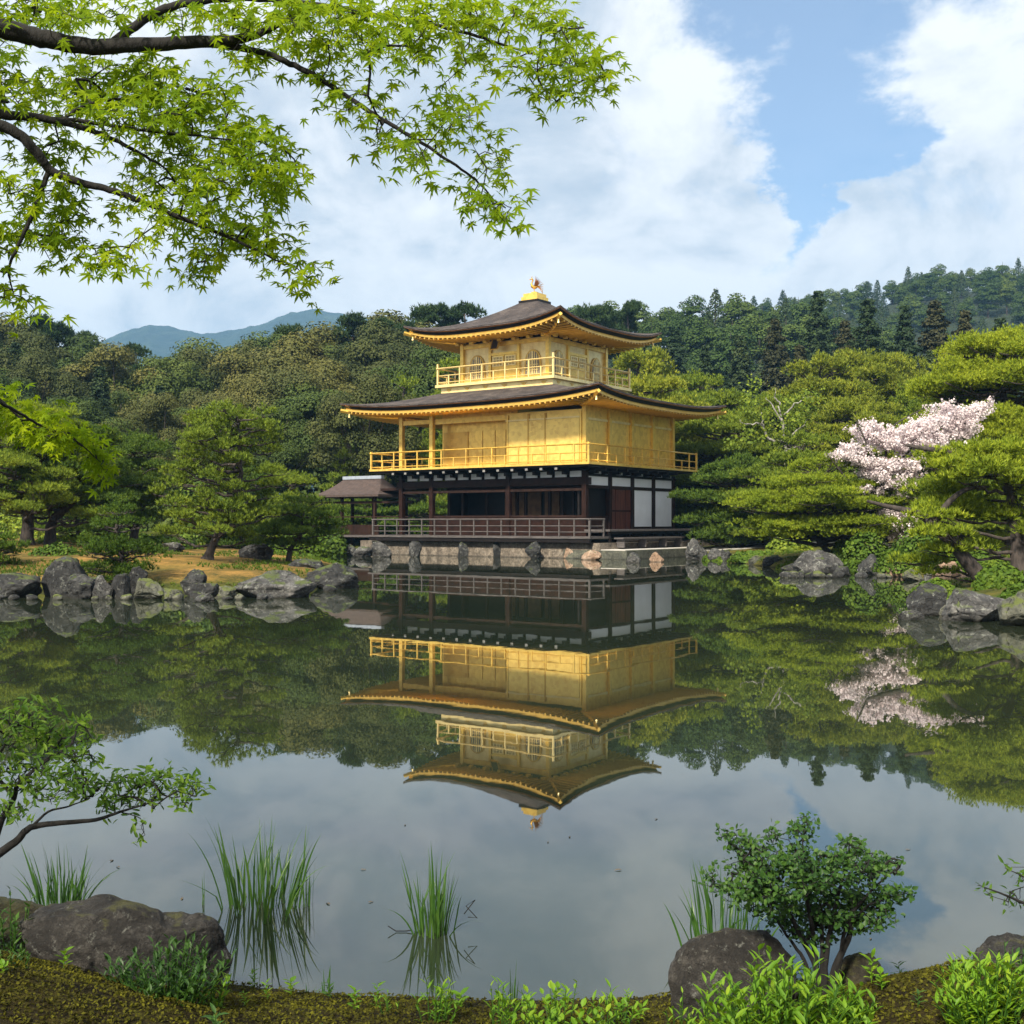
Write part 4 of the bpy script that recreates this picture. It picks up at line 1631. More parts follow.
M['found'] = rock_mat('foundation_stone', (0.045, 0.036, 0.028), (0.15, 0.125, 0.098), (0.32, 0.27, 0.215), 0.4, 0.0)
M['platform'] = plain('platform', (0.26, 0.25, 0.23), 0.95, 0, 0.3, 2, 0.4)
M['tip_white'] = plain('tip_white', (0.18, 0.18, 0.175), 0.9)
M['amber_dark'] = plain('amber_dark', (0.085, 0.022, 0.012), 0.5, 0, 0.6, 3, 0.1, stretch=(1, 3, 0.4))
M['board_dark'] = plain('board_dark', (0.03, 0.02, 0.018), 0.5)
M['gold_wall'] = gold_mat('gold_wall', (0.84, 0.60, 0.155), 0.42, 0.36, 0.17)
M['gold_bird'] = gold_mat('gold_bird', (0.55, 0.32, 0.06), 0.7, 0.35)
M['shingle_red'] = plain('shingle_red', (0.055, 0.038, 0.033), 0.9, 0, 0.35, 5, 0.5)
build_pavilion()
# ------------------------------------------------------------------ rocks
_ico = {}


def ico(sub):
    if sub not in _ico:
        import bmesh
        bm = bmesh.new()
        bmesh.ops.create_icosphere(bm, subdivisions=sub, radius=1.0)
        bm.verts.ensure_lookup_table()
        _ico[sub] = (np.array([v.co[:] for v in bm.verts]), np.array([[v.index for v in f.verts] for f in bm.faces]))
        bm.free()
    return _ico[sub]


def rock_mesh(w, d, h, seed, sub=4, rough=0.28, cuts=9, fine=0.05):
    V, Fc = ico(sub)
    rng = np.random.default_rng(seed)
    P = V.copy()
    # facets: push the surface back to random planes
    for i in range(cuts):
        n = unit(1, rng)[0]
        n[2] = n[2] * 0.7 + 0.1
        n /= np.linalg.norm(n)
        lim = rng.uniform(0.48, 0.90)
        dd = P @ n
        P -= np.maximum(dd - lim, 0)[:, None] * n * 0.9
    nz = vnoise(V, seed, 4, 1.3) - 0.5
    P *= (1 + nz * rough * 2)[:, None]
    nf = 0.30 - np.abs(vnoise(V, seed + 50, 4, 3.2) - 0.5) * 2.4
    P *= (1 + nf * fine * 2)[:, None]
    mn, mx = P.min(0), P.max(0)
    P = (P - (mn + mx) / 2) / (mx - mn)
    P[:, 2] += 0.5
    # P z 0..1; the lowest quarter is below the ground
    return P * np.array([w, d, h]), Fc


ROCKN = [0]


def rock(px0, px1, pt, pb, label, mat='rock_grey', Y=None, z0=None, depth=0.75, group=None, sub=5, sink=0.25, rough=0.30, cuts=17, name='rock', fine=0.085, seed=None, cat='rock', rz=None):
    """rock filling columns px0..px1, rows pt (top) .. pb (where it meets water or ground)"""
    ROCKN[0] += 1
    sd = seed or ROCKN[0] * 7 + 3
    if Y is None:
        Y = wy(pb)
    zb = HC + (HZ - pb) / F * Y
    w = (px1 - px0) / F * Y
    h = (pb - pt) / F * Y
    X = ((px0 + px1) / 2 - 512) / F * Y
    dp = w * depth
    V, Fc = rock_mesh(w * 1.04, dp, h / (1 - sink), sd, sub, rough, cuts, fine)
    a = 0.0
    mb = MB()
    mb.add(V, Fc)
    o = mb.build(name, M[mat], smooth=(sub >= 5))
    o.data.polygons.foreach_set('use_smooth', np.ones(len(o.data.polygons), bool))
    o.location = (X, Y + dp * 0.38, zb - sink * h / (1 - sink))
    tag(o, label, cat, group)
    return o


LS = 'rocks along the left shore'
rock(-30, 36, 573, 598, 'low dark grey rock cut by the left edge of the photo on the shore', 'rock_dark', group=LS)
rock(37, 88, 556, 597, 'tallest dark rounded boulder on the left shore', 'rock_dark', group=LS, depth=.8, rough=.2)
rock(62, 92, 574, 599, 'mid grey rock leaning at the right foot of the tall dark left shore boulder', 'rock_grey', group=LS)
rock(91, 112, 575, 599, 'pale streaked upright rock under the small layered pine', 'rock_pale', group=LS)
rock(108, 130, 573, 599, 'dark rock right of the pale streaked one below the small pine', 'rock_dark', group=LS)
rock(126, 146, 566, 590, 'dark rock half behind others beside the small pine trunk', 'rock_dark', group=LS, Y=26.6)
rock(132, 163, 578, 599, 'mossy green grey rock right of the small layered pine', 'rock_moss', group=LS)
rock(179, 205, 569, 590, 'upright dark rock standing alone on the brown slope edge', 'rock_dark', group=LS, Y=26.3, depth=.8)
rock(182, 217, 583, 598, 'low dark rock in front of the lone upright rock', 'rock_dark', group=LS)
rock(192, 213, 593, 602, 'small flat grey stone lying in the water off the left shore', 'rock_grey', group=LS)
rock(226, 313, 571, 598, 'long flat grey slab of rock on the left shore below the big pine', 'rock_pale', group=LS, depth=.6, cuts=12, rough=.16)
rock(300, 356, 563, 589, 'dark sloping rock at the right tip of the brown peninsula', 'rock_dark', group=LS, depth=.8, rough=.2)
rock(282, 322, 559, 573, 'grey rock behind the tip rock under the small dark pine', 'rock_grey', group=LS, Y=33)
rock(238, 272, 543, 562, 'pale grey rock behind the trunk of the big pine', 'rock_pale', group=LS, Y=36)
rock(160, 182, 542, 551, 'pale low rock far back on the brown slope', 'rock_pale', group=LS, Y=40)
rock(214, 236, 586, 598, 'small mossy stone left of the long grey slab', 'rock_moss', group=LS)
rock(162, 182, 588, 600, 'small mossy stone in the gap of the shore rocks', 'rock_moss', group=LS)
PS = 'stones along the pavilion base'
rock(343, 358, 544, 556, 'grey stone left of the pavilion base under the porch', 'rock_grey', group=PS)
rock(352, 372, 546, 557, 'low grey stone beside the porch posts', 'rock_pale', group=PS)
rock(371, 391, 541, 557, 'pale grey boulder at the left end of the pavilion base', 'rock_pale', group=PS)
for px, pt, w, mt, lb in ((415, 541, 13, 'rock_grey', 'blue grey standing stone, first from the left against the pavilion base'),
                          (463, 542, 11, 'rock_grey', 'small grey standing stone, second from the left against the pavilion base'),
                          (498, 541, 10, 'rock_dark', 'narrow dark standing stone, third from the left against the pavilion base'),
                          (533, 541, 16, 'rock_dark', 'wide dark blue standing stone right of the middle of the pavilion base'),
                          (573, 541, 18, 'rock_tan', 'brown pointed standing stone against the right end of the pavilion base')):
    rock(px - w / 2, px + w / 2, pt, 558, lb, mt, group=PS, depth=1.0, Y=54.2 if px > 500 else 56.5)
rock(582, 602, 550, 560, 'low tan stone by the corner of the pavilion base', 'rock_tan', group=PS)
rock(626, 641, 552, 563, 'mottled pale stone in the water before the side deck', 'rock_pale', group=PS)
rock(650, 664, 552, 562, 'brownish round stone in the water before the side deck', 'rock_tan', group=PS)
rock(687, 709, 538, 560, 'tall pale lichen covered boulder at the end of the side deck', 'rock_pale', group=PS, depth=.9)
rock(708, 722, 548, 561, 'pale stone right of the tall boulder by the side deck', 'rock_pale', group=PS)
rock(719, 735, 549, 561, 'grey stone on the shore right of the pavilion', 'rock_grey', group=PS)
RS = 'rocks along the right shore'
rock(736, 752, 553, 563, 'dark stone under the clipped grass right of the pavilion', 'rock_dark', group=RS)
rock(750, 766, 555, 565, 'mossy stone under the clipped grass right of the pavilion', 'rock_moss', group=RS)
rock(764, 788, 555, 567, 'dark blocky shore stone left of the golden spreading pine', 'rock_dark', group=RS)
rock(783, 802, 563, 571, 'small pale stone at the left foot of the big grey boulder', 'rock_grey', group=RS)
rock(797, 845, 550, 574, 'big grey boulder below the golden spreading pine', 'rock_pale', group=RS, depth=.7, rough=.2)
rock(836, 852, 566, 576, 'low dark stone at the right foot of the big grey boulder', 'rock_dark', group=RS)
rock(861, 885, 554, 575, 'upright dark grey rock between the golden pine and the cherry', 'rock_grey', group=RS)
rock(884, 905, 564, 577, 'low brown grey stones right of the upright grey rock', 'rock_tan', group=RS)
rock(904, 926, 569, 581, 'mossy low stone left of the pale upright stone', 'rock_moss', group=RS)
rock(925, 938, 565, 584, 'narrow pale upright stone left of the tan boulder', 'rock_pale', group=RS, Y=30)
rock(936, 968, 561, 585, 'tan pink boulder below the big right hand pine', 'rock_tan', group=RS, Y=29, depth=.8)
rock(962, 983, 571, 585, 'small brown grey rock at the right of the tan boulder', 'rock_tan', group=RS, Y=28.5)
rock(912, 951, 583, 616, 'dark angular block of rock standing in the water at right', 'rock_dark', group=RS, depth=.8, cuts=14, rough=.14)
rock(901, 926, 610, 620, 'small flat grey rock in the water beside the dark angular block', 'rock_grey', group=RS)
rock(950, 1022, 589, 622, 'large grey lichen boulder at the right edge of the pond', 'rock_pale', group=RS, depth=.7, rough=.2)
rock(1006, 1060, 588, 627, 'mossy boulder cut by the right edge of the photo', 'rock_moss', group=RS, depth=.8)
rock(940, 958, 604, 620, 'small mossy stone between the angular block and the large boulder', 'rock_moss', group=RS)
NR = 'rocks on the near bank'
rock(14, 178, 908, 985, 'big brown grey boulder on the mossy bank at lower left', 'rock_near', Y=3.70, group=NR, sub=7, depth=.6, rough=.26, cuts=3, fine=.03, sink=.35, seed=8)
rock(108, 219, 924, 985, 'right lobe of brown grey stone behind the fern at lower left', 'rock_near', Y=3.72, group=NR, sub=7, depth=.7, rough=.24, cuts=3, fine=.03, sink=.35, seed=12)
rock(-60, 44, 908, 960, 'dark mossy stone at the left edge under the leaning shrub', 'rock_near_moss', Y=3.95, group=NR, sub=6, depth=.8, sink=.35)
rock(674, 800, 938, 1012, 'rounded brown boulder under the small leafed shrub at lower right', 'rock_near', Y=3.56, group=NR, sub=7, depth=.65, rough=.24, cuts=3, fine=.03, sink=.35, seed=22)
rock(836, 904, 964, 1006, 'dark moss covered stone right of the small leafed shrub', 'rock_near_moss', Y=3.64, group=NR, sub=6, depth=.9, sink=.4, rough=.25)
rock(980, 1080, 953, 1002, 'grey stone behind bright leaves at the lower right corner', 'rock_near', Y=3.62, group=NR, sub=6, depth=.8, sink=.35)
# small shore pebbles that fill the waterline
rngp = np.random.default_rng(11)
for i in range(46):
    side = i % 2
    px = rngp.uniform(-20, 330) if side else rngp.uniform(775, 1010)
    if side:
        pb = 599 - 6 * max(0, (px - 250) / 100) - 4 * (px > 300)
    else:
        pb = 577 + 40 * max(0, (px - 905) / 100) ** 1.0 * (px > 930)
    w = rngp.uniform(6, 14)
    rock(px, px + w, pb - w * rngp.uniform(.35, .6), pb + 1, 'small shore stone wedged between the larger rocks at the waterline', ['rock_dark', 'rock_moss', 'rock_grey'][i % 3],
         group='small stones wedged along the waterline', sub=2, name='shore_stone', cat='stone')

# ------------------------------------------------------------------ distant wood
rt = np.random.default_rng(5)
FAR = []
P0 = (0, -400, 0)
src = {}


def proto(key, fn):
    src[key] = fn
    return fn


def place(root, px, Y, ptop, hsrc, used, label=None, group=None, wide=1.0, sink=0.2, base=None):
    z = gz((px - 512) / F * Y, Y) if base is None else base
    ztop = HC + (HZ - ptop) / F * Y
    s = (ztop - z + sink) / hsrc
    loc = ((px - 512) / F * Y, Y, z - sink)
    rz = rt.uniform(0, 6.28)
    sw = s * wide
    if root.name not in used:
        used.add(root.name)
        root.location = loc
        root.rotation_euler = (0, 0, rz)
        root.scale = (sw, sw, s)
        if label:
            root['label'] = label
        if group:
            root['group'] = group
        return root
    return copy_thing(root, loc, rz, (sw, sw, s), label, group)


USED = set()
# hill trees: one mesh each (trunk and crown are a few pixels)
def hill_tree(seed, conifer, leaf=0.34):
    rng = np.random.default_rng(seed)
    mb = MB()
    h = 12.0
    mb.tube([(0, 0, -1), (0, 0, h * .6), (0, 0, h * .95)], [.25, .15, .03], 5, mat=1)
    if conifer:
        for i in range(17):
            t = i / 17
            z = h * (.2 + .8 * t)
            rr = 2.5 * (1 - t) ** .8 + .12
            n = int(40 + 130 * (1 - t))
            a = rng.uniform(0, 6.28, n)
            r = rr * rng.uniform(.5, 1.1, n)
            q = np.c_[np.cos(a) * r, np.sin(a) * r, z + rng.normal(size=n) * .25 - r * .25]
            nn = np.c_[np.cos(a), np.sin(a), np.full(n, .6)] + rng.normal(size=(n, 3)) * .4
            mb.leaves(q, nn, rng.uniform(.5, 1.2, n) * leaf, *SQ, rng=rng)
    else:
        for i in range(34):
            d = unit(1, rng)[0]
            d *= rng.uniform(.5, 1)
            c = np.array([d[0] * 2.6, d[1] * 2.6, h * .52 + d[2] * h * .42])
            n = 150
            u = unit(n, rng)
            u[:, 2] = np.abs(u[:, 2]) * .9 - .1
            q = c + u * rng.uniform(1.1, 1.7) * rng.uniform(.7, 1.05, n)[:, None]
            mb.leaves(q, u + np.array([0, 0, .3]) + rng.normal(size=(n, 3)) * .4, rng.uniform(.6, 1.2, n) * leaf, *SQ, rng=rng)
    return mb.build('hill_tree', [M['hill_leaf'] if not conifer else M['cedar'], M['bark']])


HT = [hill_tree(201, False), hill_tree(202, True), hill_tree(203, False), hill_tree(204, True), hill_tree(205, False)]
LAB_H = {True: 'pointed dark conifer among the trees covering the distant wooded hill', False: 'rounded blue green tree in the wood covering the distant hill'}
for o, cf in zip(HT, (False, True, False, True, False)):
    tag(o, LAB_H[cf], 'tree', 'trees covering the distant hill')
usedh = set()


def put_hill(zf, px, Y, smin, smax, k=None):
    k = rt.choice([0, 0, 1, 2, 2, 3, 4]) if k is None else k
    o = HT[k]
    X = (px - 512) / F * Y
    s = rt.uniform(smin, smax)
    loc = (X, Y, zf(px, Y) - 0.4)
    if k in usedh:
        c = o.copy()
        COL.objects.link(c)
    else:
        usedh.add(k)
        c = o
    c.location = loc
    c.rotation_euler = (0, 0, rt.uniform(0, 6.28))
    w = rt.uniform(.9, 1.3)
    c.scale = (s * w, s * w, s)


nh = 0
for j, Y in enumerate(np.linspace(418, 215, 8)):                     # far hill, rows from the crest down
    step = 4.3 / Y * F
    px = 690 + rt.uniform(0, step)
    while px < 1060:
        put_hill(hill_far, px + rt.uniform(-2, 2), Y + rt.uniform(-8, 8), .75, 1.05)
        nh += 1
        px += step * rt.uniform(.8, 1.3) * 1.05
for j, Y in enumerate((228, 205, 182, 160, 142)):
    step = 4.0 / Y * F
    px = 430 + rt.uniform(0, step)
    while px < 900:
        if not (455 < px < 610 and Y < 200):
            put_hill(hill_mid, px, Y + rt.uniform(-6, 6), .7, 1.0)
            nh += 1
        px += step * rt.uniform(.85, 1.25)
print('hill trees', nh)

# near forest
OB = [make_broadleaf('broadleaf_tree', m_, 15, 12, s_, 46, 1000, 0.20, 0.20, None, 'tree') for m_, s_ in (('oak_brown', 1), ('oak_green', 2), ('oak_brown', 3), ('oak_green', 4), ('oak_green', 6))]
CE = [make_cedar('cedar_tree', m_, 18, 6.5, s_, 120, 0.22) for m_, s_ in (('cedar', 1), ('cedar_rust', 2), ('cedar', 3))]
LF = 'broadleaf trees of the wood behind the left shore'
lab_o = ['olive brown round crowned tree in the wood behind the left shore', 'dark green round crowned tree in the wood behind the left shore']


def left_top(px):
    return np.interp(px, [-150, 0, 40, 80, 110, 150, 200, 250, 300, 340, 380, 420, 450, 480, 560], [345, 338, 335, 345, 362, 366, 356, 357, 346, 338, 330, 338, 345, 345, 330])


for r_, (Y, dy, n0, n1, st) in enumerate(((122, 0, -160, 520, 42), (104, 10, -150, 500, 46), (92, 30, -170, 470, 50), (81, 55, -180, 420, 54), (66, 92, -170, 215, 58))):
    px = n0 + rt.uniform(0, 20)
    while px < n1:
        k = int(rt.choice([0, 1, 2, 3, 4]))
        if r_ in (1, 2) and 170 < px < 420:
            k = int(rt.choice([0, 2, 0, 4]))
        y_ = Y + rt.uniform(-5, 5)
        if not (r_ >= 3 and px > 400):
            br = k in (0, 2)
            place(OB[k], px, y_, left_top(px) + dy + rt.uniform(-8, 12), 14.8, USED, lab_o[0 if br else 1], LF, rt.uniform(.8, 1.1))
        px += st * rt.uniform(.75, 1.2)
# conifers on the right, dark with bare trunks
CG = 'dark conifers behind the garden pines'
for px, top, Y, k, lb in ((15, 342, 100, 0, 'dark cedar among the round crowns at far left'), (100, 366, 90, 2, 'dark cedar below the left blue hill'), (232, 360, 99, 0, 'slim dark cedar rising from the wood below the blue mountain'),
                          (318, 348, 98, 1, 'brownish cedar in the wood left of the pavilion roofs'), (372, 345, 97, 2, 'dark cedar left of the lower roof tip'), (160, 385, 85, 0, 'low dark cedar behind the big leaning pine'), (-60, 350, 95, 2, 'dark cedar beyond the left edge')):
    place(CE[k], px, Y, top, 17.8, USED, lb, 'dark conifers in the wood behind the left shore', rt.uniform(1.0, 1.25))
for px, top, Y, k, lb in ((818, 290, 125, 0, 'tallest pointed dark cedar in the belt of trees at upper right'), (868, 298, 112, 0, 'broad dark cedar right of the tallest one'),
                      (775, 318, 118, 1, 'rusty green cedar left of the tallest pointed one'), (845, 320, 118, 1, 'rust tinted cedar between the tall pointed ones'),
                      (800, 345, 100, 1, 'small rust brown cedar standing low above the golden pines'), (905, 305, 112, 0, 'dark cedar left of the rust crowned trees at right'),
                      (935, 300, 116, 1, 'rust crowned conifer above the cherry tree'), (965, 310, 112, 1, 'brownish conifer behind the far right pine'),
                      (1000, 318, 118, 2, 'dark conifer behind the top of the far right pine'), (1040, 315, 112, 0, 'dark conifer cut by the right edge of the photo'),
                      (740, 335, 125, 2, 'dark cedar above the bare grey branches'), (705, 345, 118, 0, 'dark cedar behind the right tip of the upper roof'),
                      (675, 330, 130, 2, 'dark green conifer just right of the upper eave'), (640, 335, 122, 0, 'dark conifer hidden partly by the upper roof'),
                      (755, 380, 96, 0, 'low dark conifer behind the bare grey branched tree'), (725, 375, 100, 2, 'low dark conifer right of the lower roof'),
                      (890, 345, 96, 2, 'low dark conifer behind the golden pines'), (930, 350, 96, 0, 'low dark conifer above the cherry crown'), (975, 350, 98, 2, 'low dark conifer at the back behind the right pine')):
    place(CE[k], px, Y, top, 17.8, USED, lb, CG, rt.uniform(.9, 1.15))
# pines on the skyline left of the pavilion
SK = 'tall open crowned pines on the skyline left of the pavilion'


def sky_pine(seed):
    rng = np.random.default_rng(seed)
    tr = [(0, 0, -.5), (rng.uniform(-.3, .3), 0, 4), (rng.uniform(-.6, .6), 0, 9), (rng.uniform(-.8, .8), 0, 13.5)]
    pads = []
    for i in range(26):
        t = rng.uniform(0, 1)
        a = rng.uniform(0, 6.28)
        q = rng.uniform(.3, 1) * (3.2 - 2.2 * t)
        pads.append((math.cos(a) * q, math.sin(a) * q, 7.5 + 6.4 * t, rng.uniform(.5, 1.1), rng.uniform(.5, 1.1), rng.uniform(.3, .6)))
    return make_pine('skyline_pine', 'pine_far', tr, pads, seed, 260, .30, cat='pine', tmpl=TUFT4, r0=.26, limb_w=.05)


SP = [sky_pine(301), sky_pine(302)]
for i, (px, top, Y, lb) in enumerate(((48, 318, 118, 'tall pine rising above the wood at far left'), (355, 318, 118, 'open pine on the skyline right of the blue mountain'), (385, 322, 112, 'skyline pine left of the upper roof tip'),
                                 (425, 308, 125, 'high open pine above the left tip of the upper roof'), (462, 304, 125, 'highest pine peeping over the upper roof'), (285, 328, 120, 'lone pine silhouetted before the blue mountain'),
                                 (405, 325, 116, 'skyline pine just left of the upper eave'), (75, 332, 122, 'flat topped pine in the wood at far left'), (130, 345, 118, 'small pine on the skyline under the left blue hill'), (590, 308, 135, 'dark pine rising behind the right slope of the upper roof'),
                                 (625, 304, 140, 'second dark pine right of the upper roof slope'))):
    place(SP[i % 2], px, Y, top, 14.2, USED, lb, SK, rt.uniform(.8, 1.1))

# ------------------------------------------------------------------ garden pines
def gpine(name, mat, px, Y, ptop, w_px, rows, seed, label, base_py=None, lean=0.0, dens=None, tuft=None, shape='dome', thick=None, z0=.28, group='garden pines around the pond', trunk_curve=0.15, bark='bark', r0=None, k0=3, cloud=0, trunk=None):
    rng = np.random.default_rng(seed)
    X = (px - 512) / F * Y
    zb = gz(X, Y) if base_py is None else HC + (HZ - base_py) / F * Y
    h = HC + (HZ - ptop) / F * Y - zb
    w = w_px / 2 / F * Y
    L = lean * w
    tr = [(0, 0, -.25), (trunk_curve * h * .4, 0, h * .2), (L * .6 + trunk_curve * h * .3, .05 * h, h * .45), (L * .9 - trunk_curve * h * .2, 0, h * .7), (L, 0, h * .9)]
    if trunk:
        tr = [(a * Y / F, 0, b * Y / F) for a, b in trunk]
    px_m = Y / F
    th = (thick if thick else 0.048 * h + .08)
    if cloud:
        pads = cloud_pads(h * .97, w * .95, cloud, rng, z0, L, th)
    else:
        pads = layered_pads(h * .985, w, rows, rng, z0=z0, thick=th, lean=(L, 0), shape=shape, k0=k0, jitter=.6)
    tf = tuft if tuft else max(.15, 4.2 * px_m)
    dn = dens if dens else min(480, 9.5 / tf ** 2)
    o = make_pine(name, mat, tr, pads, seed, dn, tf, label, 'pine', group, TUFT if Y < 50 else TUFT4, bark, r0 or .032 * h + .04, .03 + .004 * h)
    o.location = (X, Y, zb)
    return o


# left side
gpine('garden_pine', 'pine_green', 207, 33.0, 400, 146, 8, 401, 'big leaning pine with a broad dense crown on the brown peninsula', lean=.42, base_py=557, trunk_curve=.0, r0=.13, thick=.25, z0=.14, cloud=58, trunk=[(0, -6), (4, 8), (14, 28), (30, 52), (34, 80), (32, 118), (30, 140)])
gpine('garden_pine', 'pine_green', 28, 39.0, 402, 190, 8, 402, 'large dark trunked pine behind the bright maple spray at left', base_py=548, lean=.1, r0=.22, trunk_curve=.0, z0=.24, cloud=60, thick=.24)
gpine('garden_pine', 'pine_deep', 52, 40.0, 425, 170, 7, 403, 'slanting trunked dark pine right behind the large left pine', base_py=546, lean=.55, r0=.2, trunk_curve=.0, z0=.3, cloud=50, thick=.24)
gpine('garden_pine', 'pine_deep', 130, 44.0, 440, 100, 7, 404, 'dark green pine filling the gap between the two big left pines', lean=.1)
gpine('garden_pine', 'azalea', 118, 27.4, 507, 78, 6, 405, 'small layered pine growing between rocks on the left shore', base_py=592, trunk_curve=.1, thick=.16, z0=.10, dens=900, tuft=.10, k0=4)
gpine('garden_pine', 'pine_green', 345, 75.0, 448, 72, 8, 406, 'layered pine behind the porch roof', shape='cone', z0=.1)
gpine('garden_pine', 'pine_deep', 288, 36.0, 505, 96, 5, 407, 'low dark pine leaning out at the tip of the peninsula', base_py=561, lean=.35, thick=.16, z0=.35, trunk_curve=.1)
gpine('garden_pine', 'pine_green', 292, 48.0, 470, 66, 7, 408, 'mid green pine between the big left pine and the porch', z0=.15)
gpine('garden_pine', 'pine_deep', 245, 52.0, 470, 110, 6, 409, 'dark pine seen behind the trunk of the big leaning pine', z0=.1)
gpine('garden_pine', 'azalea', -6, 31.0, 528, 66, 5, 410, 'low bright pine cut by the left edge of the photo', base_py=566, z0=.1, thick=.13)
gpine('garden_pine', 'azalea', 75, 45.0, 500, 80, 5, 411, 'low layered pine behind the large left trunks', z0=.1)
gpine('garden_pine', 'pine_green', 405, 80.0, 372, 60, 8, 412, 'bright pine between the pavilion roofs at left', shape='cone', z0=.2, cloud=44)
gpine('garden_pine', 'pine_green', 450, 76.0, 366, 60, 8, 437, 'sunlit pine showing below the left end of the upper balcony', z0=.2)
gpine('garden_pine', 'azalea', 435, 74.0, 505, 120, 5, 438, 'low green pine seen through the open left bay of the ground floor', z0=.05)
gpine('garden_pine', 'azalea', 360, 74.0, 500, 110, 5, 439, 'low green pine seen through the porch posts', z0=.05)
# right side, back to front
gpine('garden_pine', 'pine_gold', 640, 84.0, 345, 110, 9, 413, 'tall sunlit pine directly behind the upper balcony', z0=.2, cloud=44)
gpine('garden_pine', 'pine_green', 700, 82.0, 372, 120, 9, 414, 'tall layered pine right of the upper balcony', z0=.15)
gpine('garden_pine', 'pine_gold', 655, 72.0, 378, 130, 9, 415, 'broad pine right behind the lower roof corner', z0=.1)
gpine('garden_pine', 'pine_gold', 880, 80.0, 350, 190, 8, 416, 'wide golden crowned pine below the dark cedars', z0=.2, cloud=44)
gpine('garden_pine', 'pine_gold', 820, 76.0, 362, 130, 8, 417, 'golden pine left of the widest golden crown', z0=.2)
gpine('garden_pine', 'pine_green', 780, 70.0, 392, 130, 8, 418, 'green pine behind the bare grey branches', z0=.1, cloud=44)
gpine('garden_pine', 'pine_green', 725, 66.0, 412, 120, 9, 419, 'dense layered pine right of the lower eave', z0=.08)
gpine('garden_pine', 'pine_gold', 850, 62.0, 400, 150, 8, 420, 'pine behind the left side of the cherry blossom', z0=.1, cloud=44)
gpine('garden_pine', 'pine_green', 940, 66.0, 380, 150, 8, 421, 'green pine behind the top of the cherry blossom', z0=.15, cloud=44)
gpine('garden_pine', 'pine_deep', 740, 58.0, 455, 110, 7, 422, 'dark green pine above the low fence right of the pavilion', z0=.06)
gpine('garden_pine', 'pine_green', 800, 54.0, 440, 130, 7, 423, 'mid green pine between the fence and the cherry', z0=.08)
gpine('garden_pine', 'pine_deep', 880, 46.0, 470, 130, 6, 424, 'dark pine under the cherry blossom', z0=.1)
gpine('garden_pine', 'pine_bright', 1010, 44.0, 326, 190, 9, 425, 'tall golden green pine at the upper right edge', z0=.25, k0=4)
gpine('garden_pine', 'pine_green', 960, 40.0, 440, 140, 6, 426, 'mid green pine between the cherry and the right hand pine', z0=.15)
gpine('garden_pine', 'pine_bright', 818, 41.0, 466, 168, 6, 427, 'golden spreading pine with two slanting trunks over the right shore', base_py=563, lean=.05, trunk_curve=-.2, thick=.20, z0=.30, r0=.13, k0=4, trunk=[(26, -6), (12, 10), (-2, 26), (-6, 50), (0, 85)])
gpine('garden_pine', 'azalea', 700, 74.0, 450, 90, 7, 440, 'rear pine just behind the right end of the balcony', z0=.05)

# the big right hand pine with long level limbs
def right_pine():
    Y = 25.0
    X = (985 - 512) / F * Y
    zb = HC + (HZ - 585) / F * Y
    k = Y / F

    def pd(px, py, rx, th=.16, dy=0.0, ry=None):
        py += 12 if py < 480 else 3
        return ((px - 985) * k, dy, (585 - py) * k, rx * k, (ry or rx * .8) * k, th)
    pads = [pd(968, 447, 52, .28, .3), pd(950, 455, 40, .2, -.2), pd(1005, 440, 48, .28, -.1),  pd(1040, 452, 50, .3, .3),
            pd(950, 508, 46, .28, .4), pd(930, 515, 28, .18, -.3), pd(965, 500, 44, .26, .9), pd(1010, 515, 46, .3, .6), pd(1040, 530, 40, .28, -.5),
            pd(932, 532, 34, .20, -.4), pd(950, 548, 40, .2, .2), pd(980, 478, 50, .26, 1.3), pd(1050, 490, 50, .3, .2),
            pd(930, 560, 32, .18, .7), pd(950, 572, 26, .16, .4)]
    pads = [(a, b, c, d * 1.08, e * 1.1, f * .85) for a, b, c, d, e, f in pads] + [pd(985, 462, 46, .30, -.5), pd(1015, 470, 44, .3, -.5), pd(950, 468, 34, .22, -.5), pd(1035, 505, 40, .3, -.3), pd(1000, 545, 30, .2, 1.2)]
    rng = np.random.default_rng(77)
    root = make_pine('garden_pine', 'pine_bright', [(36 * k, 0, -.2), (35 * k, .1, 40 * k), (31 * k, .2, 85 * k), (18 * k, .2, 118 * k), (4 * k, .3, 134 * k)], pads, 501, 560, .15,
                     'large golden green pine with long level limbs at the right edge', 'pine', 'garden pines around the pond', TUFT, 'bark', .19, .045)
    root.location = (X, Y, zb)
    mb = MB()
    mb.tube(catmull([(4 * k, -.1, -.25), (-8 * k, -.1, 12 * k), (-36 * k, -.15, 42 * k), (-60 * k, -.2, 66 * k)], 5) + rng.normal(size=(16, 3)) * .015, np.linspace(.20, .10, 16), 9)
    mb.tube(catmull([(-56 * k, -.2, 62 * k), (-70 * k, -.1, 72 * k), (-95 * k, 0, 78 * k), (-118 * k, 0, 84 * k)], 4), np.linspace(.10, .03, 13), 7)
    mb.tube(catmull([(-54 * k, -.2, 62 * k), (-40 * k, -.3, 84 * k), (-22 * k, -.3, 96 * k), (0, -.2, 98 * k)], 4), np.linspace(.08, .03, 13), 7)
    mb.tube(catmull([(-10 * k, 0, 120 * k), (-35 * k, -.1, 132 * k), (-62 * k, -.1, 136 * k), (-80 * k, 0, 140 * k)], 4), np.linspace(.09, .03, 13), 7)
    mb.build('leaning_limb', M['bark'], root, smooth=True)


right_pine()
